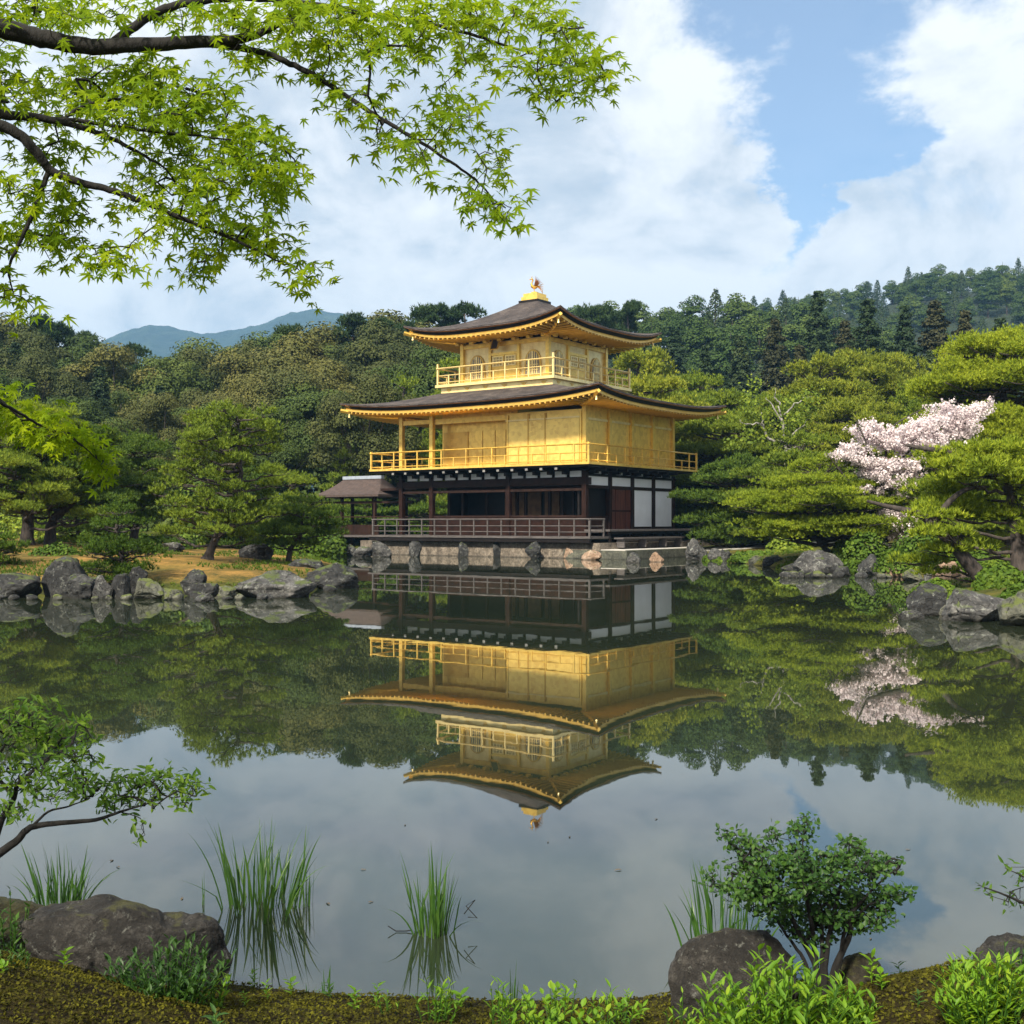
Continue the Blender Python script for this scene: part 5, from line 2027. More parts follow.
# second slanting trunk of the golden spreading pine
gp = next(o for o in COL.objects if o.get('label', '').startswith('golden spreading pine'))
mb = MB()
kk = 41.0 / F
mb.tube(catmull([(48 * kk, -.3, -.3), (38 * kk, -.3, 14 * kk), (24 * kk, -.2, 30 * kk), (18 * kk, 0, 50 * kk), (10 * kk, 0, 70 * kk)], 5), np.linspace(.15, .06, 21), 8)
mb.build('trunk', M['bark'], gp, smooth=True)
# ------------------------------------------------------------------ cherry
def cherry():
    Y = 40.0
    k = Y / F
    bx, bpy = 862, 562
    X = (bx - 512) * k
    zb = HC + (HZ - bpy) * k
    rng = np.random.default_rng(61)
    root = empty('cherry_tree', (X, Y, zb), 0, 'pale pink cherry tree in full blossom among the right hand pines', 'cherry tree')
    P = lambda px, py, d=0.0: np.array([(px - bx) * k, d, (bpy - py) * k])
    limbs = [[P(862, 565), P(860, 530), P(868, 500), P(885, 480)], [P(868, 500), P(850, 482), P(838, 468), P(826, 452)], [P(885, 480), P(905, 455), P(935, 430), P(978, 410)],
             [P(885, 480, .2), P(892, 450, .6), P(900, 425, .8), P(940, 402, .9)], [P(885, 480), P(868, 455, -.4), P(858, 435, -.5), P(850, 418, -.5)], [P(868, 500), P(885, 505, -.3), P(900, 515, -.4)]]
    sk = []
    tb = MB()
    for i, l in enumerate(limbs):
        c = catmull(l, 6)
        sk += list(c)
        tb.tube(c, np.linspace(.13 if i == 0 else .06, .07 if i == 0 else .012, len(c)), 7)
    strokes = [((853, 428), (880, 440), 4), ((862, 438), (905, 448), 6), ((885, 432), (930, 436), 7), ((905, 428), (950, 420), 9), ((935, 404), (958, 420), 5), ((950, 416), (984, 406), 6), ((955, 428), (980, 412), 5), ((930, 440), (968, 430), 9),
               ((830, 454), (862, 460), 4), ((845, 456), (885, 470), 7), ((870, 462), (915, 470), 8), ((905, 462), (940, 452), 9), ((862, 472), (900, 486), 7), ((880, 484), (925, 488), 7), ((893, 494), (918, 500), 5),
               ((878, 512), (905, 516), 5), ((884, 526), (912, 530), 6), ((888, 536), (906, 538), 4), ((900, 440), (935, 450), 8), ((842, 446), (866, 452), 3), ((866, 420), (884, 434), 3), ((935, 466), (965, 460), 6), ((855, 488), (880, 492), 3)]
    T_ = []
    for (p0, p1, th) in strokes:
        L = math.hypot(p1[0] - p0[0], p1[1] - p0[1])
        n = int(L * th * .50)
        for t in rng.uniform(0, 1, n) ** .8:
            w = th * (.35 + .65 * t)
            T_.append(P(p0[0] + (p1[0] - p0[0]) * t + rng.normal() * 1.5, p0[1] + (p1[1] - p0[1]) * t + rng.normal() * w * .55, rng.normal() * (.32 + th * .04)))
    segs, ends = grow(sk, T_, rng, .02, .0035, .45, .05)
    add_segs(tb, segs, 4)
    tb.build('trunk', M['bark'], root, smooth=True)
    cb = MB()
    for e in ends:
        n = rng.integers(10, 24)
        u = unit(n, rng)
        cb.leaves(e + u * rng.uniform(.03, .17, n)[:, None], u + rng.normal(size=(n, 3)) * .4, rng.uniform(.05, .085, n), *SQ, rng=rng)
    cb.build('blossom', M['blossom'], root)


cherry()


# white flowering shrub below the cherry
def mound(name, mat, px, pt, pb, w_px, seed, label, Y=None, cat='shrub', leaf=.12, n=2200, flower=None, group=None, flat=1.0):
    rng = np.random.default_rng(seed)
    Y = Y or wy(pb)
    k = Y / F
    X = (px - 512) * k
    zb = HC + (HZ - pb) * k
    h = (pb - pt) * k
    w = w_px * k / 2
    root = empty(name, (X, Y, zb), 0, label, cat, group)
    d = unit(n, rng)
    d[:, 2] = np.abs(d[:, 2])
    lump = .82 + .36 * vnoise(d, seed, 3, 2.2)
    q = d * np.array([w, w * .8, h]) * (lump * rng.uniform(.8, 1.05, n))[:, None]
    cb = MB()
    cb.leaves(q, d + rng.normal(size=(n, 3)) * .5, rng.uniform(.6, 1.3, n) * leaf, *SQ, rng=rng)
    cb.build('foliage', M[mat], root)
    tb = MB()
    for i in range(7):
        e = d[i] * np.array([w, w * .8, h]) * .8
        tb.tube(bez((0, 0, -.15), (e[0] * .3, e[1] * .3, e[2] * .7), e, 6), np.linspace(.03, .006, 6), 5)
    tb.build('stem', M['bark'], root, smooth=True)
    if flower:
        m = int(n * .16)
        fb_ = MB()
        fb_.leaves(q[:m] * 1.03, d[:m] + rng.normal(size=(m, 3)) * .4, rng.uniform(.8, 1.3, m) * leaf * .8, *SQ, rng=rng)
        fb_.build('flowers', M[flower], root)
    return root


SB = 'clipped shrubs around the pond'
for i, (px, pt, pb, w, Y, mt, lb) in enumerate((
        (55, 545, 566, 60, 34, 'azalea', 'low clipped shrub under the large left pine'), (165, 535, 556, 80, 43, 'azalea', 'rounded shrub far back left of the big leaning pine'),
        (300, 530, 556, 60, 46, 'azalea', 'green shrub behind the big leaning pine'), (262, 525, 552, 70, 52, 'pine_deep', 'dark shrub far behind the big leaning pine'),
        (326, 526, 556, 40, 58, 'pine_deep', 'shrub at the waterside under the porch'), (208, 525, 552, 70, 56, 'azalea', 'shrub at the far end of the brown slope'),
        (110, 520, 552, 90, 52, 'azalea', 'wide shrub behind the small layered pine'), (20, 515, 552, 90, 52, 'pine_green', 'shrub behind the dark trunks at left'),
        
        (755, 551, 562, 50, 48, 'azalea', 'low clipped green mound on the shore right of the pavilion'), (715, 555, 561, 24, 51, 'azalea', 'small grassy mound beside the pale boulder'),
        (790, 535, 556, 50, 50, 'pine_green', 'shrub left of the golden spreading pine'), (905, 548, 572, 60, 36, 'azalea', 'green shrub below the cherry trunk'),
        (850, 540, 566, 40, 40, 'pine_deep', 'dark shrub behind the twin trunks'), 
        (1000, 565, 590, 50, 24.0, 'azalea', 'bright green shrub at the foot of the right hand pine'), (980, 548, 574, 60, 30, 'azalea', 'shrub behind the right hand pine trunks'),
        (935, 580, 600, 44, 23.5, 'azalea', 'bright grassy mound behind the dark angular block'), (1020, 585, 612, 44, 20.5, 'azalea', 'mossy shrub between boulders at the right edge'),
        (792, 562, 571, 30, 41.5, 'pine_green', 'round clipped shrub left of the big grey boulder'), (866, 532, 573, 50, 38.2, 'azalea', 'leafy shrub round the foot of the cherry trunk'), (925, 530, 560, 70, 36, 'azalea', 'mid green shrub behind the tan boulder'),
        (700, 505, 542, 60, 70, 'pine_deep', 'dark hedge behind the side deck'), (760, 500, 540, 90, 66, 'pine_green', 'hedge behind the low fence'),
        (640, 500, 540, 90, 74, 'pine_deep', 'hedge hidden behind the white panels'), (840, 500, 545, 90, 60, 'pine_green', 'hedge behind the golden spreading pine'))):
    mound('clipped_shrub', mt, px, pt, pb, w, 80 + i, lb, Y=Y, group=SB, leaf=max(.09, Y / F * 3.2), n=1500 if Y > 30 else 2600)

# hedge belt behind everything to close the wood at the bottom
for i in range(26):
    px = -130 + i * 50 + rt.uniform(-12, 12)
    Y = 60 + rt.uniform(0, 8) if px < 250 or px > 740 else 79
    mound('understorey_shrub', ['oak_green', 'pine_deep', 'oak_green'][i % 3], px, 470 + rt.uniform(-15, 20), 530, 88, 120 + i, 'dark shrub of the understorey between trees at the edge of the wood', Y=Y, group='understorey shrubs at the edge of the wood', leaf=.24, n=1800)


# bare grey branched tree right of the lower roof
def bare_tree():
    Y = 64.0
    k = Y / F
    bx, bpy = 784, 520
    root = empty('bare_tree', ((bx - 512) * k, Y, HC + (HZ - bpy) * k), 0, 'bare pale grey branched tree among the pines right of the pavilion', 'tree')
    P = lambda px, py, d=0.0: np.array([(px - bx) * k, d, (bpy - py) * k])
    rng = np.random.default_rng(5)
    tb = MB()
    for pts, r in (([P(784, 522), P(786, 480), P(785, 440), P(780, 405)], .17), ([P(786, 440), P(770, 440), P(763, 425), P(762, 412)], .10), ([P(785, 425), P(772, 405), P(765, 398)], .06), ([P(784, 440), P(800, 428), P(808, 420)], .07),
                   ([P(784, 415), P(798, 402), P(812, 396)], .06), ([P(763, 426), P(748, 424), P(738, 420)], .06), ([P(780, 405), P(774, 395), P(776, 388)], .05), ([P(786, 450), P(800, 446), P(815, 440)], .05)):
        c = catmull(pts, 5)
        c[1:] += rng.normal(size=(len(c) - 1, 3)) * .05
        tb.tube(c, np.linspace(r, r * .25, len(c)), 6)
    tb.build('trunk', M['bark_pale'], root, smooth=True)
    cb = MB()
    for _ in range(26):
        c = P(784 + rng.normal() * 26, 412 + rng.normal() * 14, rng.normal() * .8)
        n = 60
        cb.leaves(c + rng.normal(size=(n, 3)) * .28, rng.normal(size=(n, 3)), rng.uniform(.1, .2, n), *SQ, rng=rng)
    cb.build('sparse_leaves', M['pine_green'], root)


bare_tree()


# low bamboo fence behind the side deck
def fence(px0, px1, Y0, Y1, zt, label, n=9):
    root = empty('bamboo_fence', at(px0, Y0, z=0.35), 0, label, 'fence')
    a = np.array(at(px0, Y0, z=0.0))
    b = np.array(at(px1, Y1, z=0.0))
    b -= a
    for i in range(n):
        q = b * i / (n - 1)
        mb = MB()
        mb.tube([(q[0], q[1], -.4), (q[0], q[1], zt)], [.045, .04], 7)
        mb.build('post', M['grey_wood'], root)
    for zz in (zt * .95, zt * .55):
        mb = MB()
        mb.tube([(0, 0, zz), tuple(b + np.array([0, 0, zz]))], [.035, .035], 6)
        mb.build('rail', M['bamboo'], root)


M['bamboo'] = plain('bamboo', (0.16, 0.14, 0.07), 0.7, 0, 0.3, 5)
fence(672, 790, 68, 62, 0.95, 'low bamboo fence on the far bank right of the pavilion', 12)
# flat pale stepping stones below the cherry
for i, (px, py, w, lb) in enumerate(((882, 546, 16, 'flat white stepping stone left below the cherry'), (893, 549, 18, 'flat white stepping stone right below the cherry'), (938, 541, 16, 'pale flat stone behind the right hand pine limb'))):
    rock(px - w / 2, px + w / 2, py - 3.4, py, lb, 'sand', Y=45.5, group='pale flat stones below the cherry', sub=3, sink=.3, rough=.1, name='stepping_stone', cat='stone')
# ------------------------------------------------------------------ foreground
def W3(px, py, Y):
    return np.array(at(px, Y, py))


def sample_blobs(blobs, dens, rng, Y0, Y1, per=1.0):
    out = []
    for b in blobs:
        x, y, rx, ry = b[:4]
        dn = b[4] if len(b) > 4 else 1.0
        n = max(2, int(math.pi * rx * ry * dens * dn))
        a = rng.uniform(0, 2 * PI, n)
        r = np.sqrt(rng.uniform(0, 1, n)) * (1 + .12 * np.sin(3 * a + x))
        ym = Y0 + (Y1 - Y0) * (0.5 + 0.35 * math.sin(x * .037 + y * .051))
        for q, w in zip(a, r):
            out.append(W3(x + math.cos(q) * w * rx, y + math.sin(q) * w * ry, ym + rng.normal() * (Y1 - Y0) * .18))
    return out


# palmate leaf of seven lobes
def maple_leaf():
    V = [(0, 0, 0)]
    tips = [(-2.35, .38), (-1.62, .66), (-.86, .90), (0, 1.0), (.86, .90), (1.62, .66), (2.35, .38)]
    ang = [t[0] for t in tips]
    Fs = []
    notch = []
    for i in range(8):
        if i == 0:
            a, r = -2.9, .10
        elif i == 7:
            a, r = 2.9, .10
        else:
            a, r = (ang[i - 1] + ang[i]) / 2, .27
        notch.append(len(V))
        V.append((math.sin(a) * r, math.cos(a) * r, .03))
    for i, (a, r) in enumerate(tips):
        t = len(V)
        V.append((math.sin(a) * r, math.cos(a) * r, -.16 * r))
        wa = .19
        l_, r_ = len(V), len(V) + 1
        V.append((math.sin(a - wa) * r * .56, math.cos(a - wa) * r * .56, -.02))
        V.append((math.sin(a + wa) * r * .56, math.cos(a + wa) * r * .56, -.02))
        Fs.append([0, notch[i], l_, t])
        Fs.append([0, t, r_, notch[i + 1]])
    V = np.array(V)
    V[:, 1] += .0
    return V, [np.array(Fs)]


MAPLE = maple_leaf()
# pointed oval leaf folded along the midrib
LANCE = (np.array([(0, 0, 0), (-.14, .28, .05), (-.125, .62, .03), (0, 1.0, -.10), (.125, .62, .03), (.14, .28, .05), (0, .3, 0), (0, .65, -.01)]),
         [np.array([[0, 6, 2, 1], [6, 7, 3, 2], [0, 5, 4, 6], [6, 4, 3, 7]])])
OVAL = (np.array([(0, 0, 0), (-.26, .30, .06), (-.27, .60, .05), (0, .95, -.04), (.27, .60, .05), (.26, .30, .06), (0, .5, 0)]),
        [np.array([[0, 6, 2, 1], [6, 3, 2, 2], [0, 5, 4, 6], [6, 4, 3, 3]])])
OVAL = (OVAL[0], [np.array([[0, 6, 2, 1], [0, 5, 4, 6]]), np.array([[6, 3, 2], [6, 4, 3]])])


def maple_tree():
    rng = np.random.default_rng(91)
    bx, by = -3.15, 2.9
    g = gz(bx, by)
    root = empty('maple_tree', (bx, by, g), 0, 'green maple whose limbs and star shaped leaves reach in over the pond from the left', 'maple tree')
    O = np.array([bx, by, g])
    tb = MB()
    trunk = catmull([(0, 0, -.3), (.05, .05, .9), (-.05, .15, 1.9), (.1, .3, 2.9), (.0, .35, 3.9), (-.2, .3, 5.0)], 6)
    tb.tube(trunk + rng.normal(size=trunk.shape) * .006, np.linspace(.16, .05, len(trunk)), 12)
    tb.build('trunk', M['bark_dark'], root, smooth=True)

    def L(pts, Ya, Yb):
        ys = np.linspace(Ya, Yb, len(pts))
        return [W3(p[0], p[1], y) - O for p, y in zip(pts, ys)]
    bm_ = MB()
    bm2 = MB()
    k = 3.5 / F
    specs = [
        ([trunk[17]] + L([(-330, -40), (-160, -5), (-60, 12), (0, 28), (40, 38), (85, 46), (140, 45), (200, 42), (235, 40), (265, 31), (285, 20)], 3.3, 3.6), 11 * k, 2.2 * k),
        (L([(112, 44), (135, 26), (165, 9), (200, 1), (240, -2), (285, 1), (330, 7), (380, 16), (430, 24), (470, 34), (520, 50), (565, 62)], 3.5, 3.8), 4.2 * k, .6 * k),
        (L([(205, 43), (260, 52), (300, 68), (330, 85), (370, 112), (400, 130), (440, 155), (475, 180), (497, 203)], 3.55, 3.6), 3.0 * k, .6 * k),
        ([trunk[15]] + L([(-330, 80), (-150, 108), (-40, 113), (0, 115), (30, 117), (55, 121), (90, 130), (130, 148), (165, 168)], 3.3, 3.5), 6.0 * k, .9 * k),
        (L([(50, 119), (90, 122), (140, 130), (200, 136), (245, 142)], 3.45, 3.5), 2.0 * k, .5 * k),
        (L([(60, 122), (80, 108), (110, 100), (150, 95), (185, 88)], 3.45, 3.6), 1.6 * k, .4 * k),
        ([trunk[14]] + L([(-330, 130), (-150, 122), (-40, 117), (0, 126), (22, 137), (40, 157), (50, 170), (78, 182), (110, 190), (150, 205), (190, 222), (235, 240), (280, 262)], 3.2, 3.5), 6.5 * k, .7 * k),
        (L([(49, 170), (38, 200), (22, 238), (9, 268), (14, 295)], 3.35, 3.4), 2.2 * k, .5 * k),
        ([trunk[10]] + L([(-400, 330), (-150, 372), (-30, 392), (10, 408), (42, 426), (75, 440), (100, 462)], 3.3, 4.1), 2.6 * k, .35 * k),
    ]
    skel = []
    for pts, r0, r1 in specs:
        c = catmull(pts, 7)
        c[1:] += rng.normal(size=(len(c) - 1, 3)) * .0010
        t = np.linspace(0, 1, len(c))
        bm_.tube(c, r0 * (1 - t) ** .8 + r1, 9)
        px = 512 + F * (c[:, 0] + O[0]) / np.maximum(c[:, 1] + O[1], .5)
        skel += [p for p, q in zip(c, px) if q > -140]
    bm_.build('branch', M['bark_dark'], root, smooth=True)
    blobs = [(-60, 20, 60, 30), (30, 10, 60, 14), (70, 18, 40, 14), (150, 12, 60, 12), (12, 42, 22, 12, .8), (100, 80, 50, 24), (150, 75, 36, 22), (62, 98, 50, 22), (8, 88, 22, 20), (-40, 90, 40, 40),
             (192, 100, 36, 22), (218, 108, 16, 18), (120, 118, 70, 18), (195, 135, 60, 16), (250, 150, 38, 22), (282, 175, 18, 22), (275, 205, 16, 14), (42, 150, 46, 14, .8), (165, 165, 60, 16), (225, 178, 45, 22),
             (150, 195, 40, 12, .8), (178, 212, 40, 14), (220, 222, 40, 18), (262, 240, 34, 16), (296, 266, 22, 16), (312, 285, 6, 8), (28, 190, 44, 14), (62, 212, 38, 14), (22, 232, 36, 14), (68, 243, 26, 12), (110, 258, 24, 13),
             (140, 244, 14, 10), (198, 256, 26, 18), (183, 277, 9, 9), (12, 292, 18, 12), (36, 308, 16, 9), (-30, 250, 30, 50), (60, 265, 14, 6, .7),
             (250, 18, 56, 18), (315, 14, 56, 16), (380, 20, 50, 18), (300, 42, 46, 12), (348, 42, 40, 16), (238, 62, 20, 14), (275, 62, 18, 10, .7), (320, 75, 24, 16), (440, 18, 46, 22), (500, 22, 46, 20), (552, 24, 28, 17), (572, 26, 12, 8),
             (402, 48, 36, 10), (478, 58, 32, 12), (522, 68, 24, 12), (562, 58, 36, 18), (590, 75, 24, 15), (602, 88, 11, 8), (540, 94, 20, 13), (585, 98, 16, 8), (352, 102, 34, 12), (395, 92, 16, 8, .7), (440, 100, 20, 11), (462, 118, 20, 15),
             (375, 140, 16, 11), (408, 155, 28, 11), (438, 172, 10, 7), (478, 145, 12, 9), (500, 162, 20, 12), (470, 190, 14, 8), (462, 208, 8, 10), (495, 205, 22, 13), (507, 212, 12, 11), (510, 222, 6, 5), (395, 122, 22, 8, .7), (430, 135, 20, 9, .7)]
    T_ = sample_blobs(blobs, 1 / 84.0, rng, 3.25, 3.95)
    blobs2 = [(-60, 385, 40, 20), (4, 402, 17, 12, 1.4), (24, 420, 22, 11, 1.4), (50, 432, 24, 11, 1.4), (80, 443, 18, 11, 1.5), (97, 458, 12, 12, 1.5), (104, 476, 6, 8, 1.6)]
    T2 = sample_blobs(blobs2, 1 / 44.0, rng, 3.9, 4.3)
    # the rest of the crown, over the near bank and out of the picture; it shades the bank
    T3 = []
    for (cx, cy, cz, r, n) in ((-1.9, -.5, 3.1, 1.0, 130), (-.9, -.7, 3.0, .9, 100), (-2.8, .2, 3.7, 1.1, 110), (-1.2, -1.4, 3.8, .9, 90), (-3.4, -1.2, 3.6, 1.1, 90), (-.2, -1.0, 2.9, .6, 60)):
        u = unit(n, rng) * (rng.uniform(0, 1, n) ** .4)[:, None] * np.array([r, r, r * .35])
        T3 += list(u + np.array([cx, cy, cz]))
    for q in ((-1.9, -.4, 3.1), (-.6, -.8, 2.95), (-3.3, -1.2, 3.5)):
        c = bez(trunk[16], (trunk[16] + np.array(q) - O) / 2 + np.array([0, 0, .25]), np.array(q) - O, 12)
        bm2.tube(c, np.linspace(.045, .008, 12), 7)
        skel += list(c)
    bm2.build('rear_branch', M['bark_dark'], root, smooth=True)
    segs, ends = grow(skel, [t - O for t in T_ + T2 + T3], rng, .03, .00075, .42, .06)
    tw = MB()
    add_segs(tw, segs, 4)
    tw.build('twig', M['bark_dark'], root)
    lf = MB()
    C, N, T, S = [], [], [], []
    for e in ends:
        n = rng.integers(3, 7)
        for i in range(n):
            d = rng.normal(size=3) * .030
            C.append(e + d)
            N.append(np.array([rng.normal() * .55, -.55 + rng.normal() * .5, .70 + rng.normal() * .35]))
            T.append(np.array([rng.normal() * .6 - d[0] * 14, rng.normal() * .5, 1.0]))
            S.append(rng.uniform(.025, .043))
    lf.leaves(np.array(C), np.array(N), np.array(S), *MAPLE, T=np.array(T), rng=rng)
    print('maple leaves', len(C))
    lf.build('foliage', M['maple'], root)


maple_tree()


def twiggy(name, label, cat, base, limbs, blobs, Y, mat, leaf, tmpl, per, seed, dens, bark='bark_dark', r0=.02, spread=.018, tip=.0007, group=None, dY=.18, up=.6):
    rng = np.random.default_rng(seed)
    O = W3(base[0], base[1], Y)
    root = empty(name, tuple(O), 0, label, cat, group)
    tb = MB()
    skel = []
    for pts, ra, rb in limbs:
        n = len(pts)
        ys = [Y + (p[2] if len(p) > 2 else 0) for p in pts]
        c = catmull([W3(p[0], p[1], y) - O for p, y in zip(pts, ys)], 5)
        c[1:] += rng.normal(size=(len(c) - 1, 3)) * .0006
        tb.tube(c, np.linspace(ra, rb, len(c)), 7)
        skel += list(c)
    T_ = [t - O for t in sample_blobs(blobs, dens, rng, Y - dY, Y + dY)]
    segs, ends = grow(skel, T_, rng, .02, tip, .45, .08)
    add_segs(tb, segs, 4)
    tb.build('stem', M[bark], root, smooth=True)
    C, N, T, S = [], [], [], []
    for e in ends:
        n = rng.integers(per[0], per[1] + 1)
        ax = rng.normal(size=3) + np.array([0, 0, .5])
        ax /= np.linalg.norm(ax)
        for i in range(n):
            C.append(e + ax * spread * (i / max(n - 1, 1) - .5) * 2 + rng.normal(size=3) * spread * .35)
            N.append(np.array([rng.normal() * .5, -.35 + rng.normal() * .5, up + rng.normal() * .4]))
            T.append(rng.normal(size=3) + np.array([0, 0, -.4]))
            S.append(rng.uniform(.65, 1.15) * leaf)
    lf = MB()
    lf.leaves(np.array(C), np.array(N), np.array(S), *tmpl, T=np.array(T), rng=rng)
    lf.build('foliage', M[mat], root)
    return root


twiggy('leaning_shrub', 'leafy shrub leaning in over the water from the left edge of the near bank', 'shrub', (-50, 910),
       [([(-60, 925), (-40, 890), (-12, 862), (15, 842), (30, 828), (60, 823), (95, 820), (120, 812), (150, 803)], .019, .0022),
        ([(-12, 862), (2, 820, .05), (14, 798, .05), (18, 785), (40, 765), (60, 752), (75, 742)], .012, .002),
        ([(14, 798), (-5, 770), (5, 745), (20, 725)], .007, .002), ([(30, 828), (48, 812), (70, 806), (90, 798)], .005, .0015), ([(120, 812), (140, 818), (144, 832)], .002, .001)],
       [(30, 715, 34, 15), (62, 735, 36, 18), (28, 745, 40, 22), (70, 760, 32, 16), (20, 780, 32, 18), (58, 788, 40, 16), (100, 790, 34, 12), (130, 783, 32, 12), (165, 783, 28, 10), (188, 788, 18, 9), (198, 786, 9, 8),
        (152, 800, 30, 10), (108, 808, 22, 8), (142, 832, 9, 10), (185, 805, 14, 7), (12, 812, 26, 10), (-30, 760, 30, 60), (8, 725, 14, 14), (85, 722, 9, 5), (160, 768, 14, 5)],
       3.75, 'shrub_leaf', .036, LANCE, (2, 4), 701, 1 / 36.0, dY=.22)
twiggy('small_leaved_shrub', 'dark green small leaved shrub with many upright stems on the boulder at lower right', 'shrub', (822, 1000),
       [([(818, 1008), (816, 968), (800, 935), (785, 905), (765, 880), (740, 850)], .012, .0015), ([(818, 1008), (816, 968), (812, 930), (806, 895), (802, 865), (803, 835)], .012, .0015), ([(824, 1008), (825, 968), (830, 930), (838, 895), (845, 870), (850, 842)], .012, .0015),
        ([(828, 1008), (835, 968), (850, 935), (852, 915), (872, 890), (895, 870)], .014, .0015), ([(830, 1008), (840, 960), (846, 930), (870, 905), (905, 893)], .010, .0012), ([(814, 1008), (806, 965), (790, 940), (772, 915), (755, 895)], .008, .0012), ([(822, 1008), (822, 968), (822, 930), (820, 900)], .010, .004)],
       [(800, 872, 56, 24), (770, 857, 36, 14), (738, 838, 20, 7), (722, 832, 9, 4), (802, 832, 15, 11), (808, 820, 8, 5), (840, 872, 48, 22), (852, 845, 12, 11), (862, 858, 14, 8), (880, 868, 20, 9), (890, 860, 12, 5), (898, 892, 16, 8), (868, 902, 30, 14),
        (820, 902, 52, 12), (768, 890, 32, 14), (745, 868, 20, 9), (888, 912, 10, 7), (830, 915, 36, 8), (775, 835, 10, 8), (908, 893, 7, 3), (715, 880, 14, 12, .6), (770, 905, 30, 12), (800, 922, 38, 10), (850, 922, 34, 10), (735, 890, 20, 10), (745, 850, 18, 9), (815, 935, 34, 8, .7), (880, 925, 16, 8, .7)],
       3.62, 'boxwood', .020, OVAL, (3, 6), 702, 1 / 19.0, dY=.2, spread=.016)
twiggy('shrub_branch', 'leafy shrub reaching in from the right edge above the water', 'shrub', (1120, 960),
       [([(1130, 985), (1100, 940), (1060, 915), (1024, 903), (1000, 893), (978, 885)], .010, .0012), ([(1100, 940), (1060, 895), (1030, 880), (1005, 868)], .006, .001)],
       [(1000, 893, 14, 5), (980, 886, 8, 3), (1018, 903, 14, 6), (1008, 868, 8, 5), (1030, 880, 14, 8), (1070, 900, 40, 40)],
       3.6, 'shrub_leaf', .028, LANCE, (2, 4), 703, 1 / 34.0, spread=.014)


# tufts of reed standing in the shallows
def reed_tuft(px, base, top, w_px, n, seed, label, lean=.25, wid=.0065, base_w=.45, Y=None):
    rng = np.random.default_rng(seed)
    Y = Y or wy(base)
    k = Y / F
    h = (base - top) * k
    w = w_px * k / 2
    root_z = 0.0
    x0 = (px - 512) * k
    mb = MB()
    for i in range(n):
        a = rng.uniform(0, 2 * PI)
        r = math.sqrt(rng.uniform(0, 1))
        bx, by = math.cos(a) * r * w * base_w, math.sin(a) * r * w * base_w
        L = h * rng.uniform(.35, 1.0) ** .8 * (1 - .22 * r)
        out = np.array([math.cos(a) * r + rng.normal() * .45, math.sin(a) * r + rng.normal() * .45]) * w * lean * 1.9
        p0 = np.array([bx, by, -.12])
        p2 = np.array([bx + out[0], by + out[1], L])
        q_ = rng.uniform(.2, .6)
        p1 = np.array([bx + out[0] * q_, by + out[1] * q_, L * .58])
        if rng.random() < .08:
            p2[2] = L * .6
            p2[:2] = p0[:2] + out * 2.0
        c = bez(p0, p1, p2, 9)
        if rng.random() < .3:
            c[5:] += np.outer(np.arange(1, 5), np.array([rng.normal() * .012, rng.normal() * .012, -.006]))
        t = np.linspace(0, 1, 9)
        ww = wid * rng.uniform(.6, 1.15) * np.minimum(1, (1 - t) * 2.6) * (.55 + .45 * np.minimum(1, t * 5)) + .0002
        ang = rng.uniform(0, PI)
        s = np.array([math.cos(ang), math.sin(ang) * .6, 0])
        V = np.stack([c - s * ww[:, None] / 2, c + np.array([-s[1], s[0], 0]) * ww[:, None] * .22, c + s * ww[:, None] / 2], 1)
        mb.grid(V)
    o = mb.build('reed_tuft', M['reed'], smooth=True)
    o.location = (x0, Y, 0)
    return tag(o, label, 'reeds', 'reed tufts in the shallows')


reed_tuft(60, 906, 822, 84, 85, 801, 'reed tuft behind the big boulder at lower left', wid=.009, Y=4.9)
reed_tuft(260, 910, 805, 118, 84, 802, 'widest reed tuft standing in the pond left of the middle', wid=.0095, base_w=.62)
reed_tuft(434, 932, 838, 66, 58, 803, 'reed tuft standing in the pond just left of the middle', wid=.0085, base_w=.5)
reed_tuft(722, 948, 846, 92, 56, 804, 'reed tuft behind the boulder left of the small leaved shrub', wid=.0085, base_w=.7)
reed_tuft(513, 992, 944, 16, 9, 805, 'thin short reed rising from the bank at bottom middle', wid=.006, Y=4.02)
reed_tuft(326, 998, 955, 10, 4, 806, 'lone pair of reed blades at the bank left of the middle', wid=.007, Y=4.05)
reed_tuft(308, 996, 978, 14, 12, 807, 'tiny reed sprout beside the lone pair of blades', wid=.004, Y=4.05)
reed_tuft(204, 905, 865, 6, 4, 808, 'few separate reed blades left of the widest tuft', wid=.006)
reed_tuft(308, 905, 838, 26, 9, 809, 'sparse reed blades right of the widest tuft', wid=.007)
reed_tuft(895, 1000, 984, 10, 9, 810, 'tiny reed sprout right of the moss covered stone', wid=.004, Y=3.9)


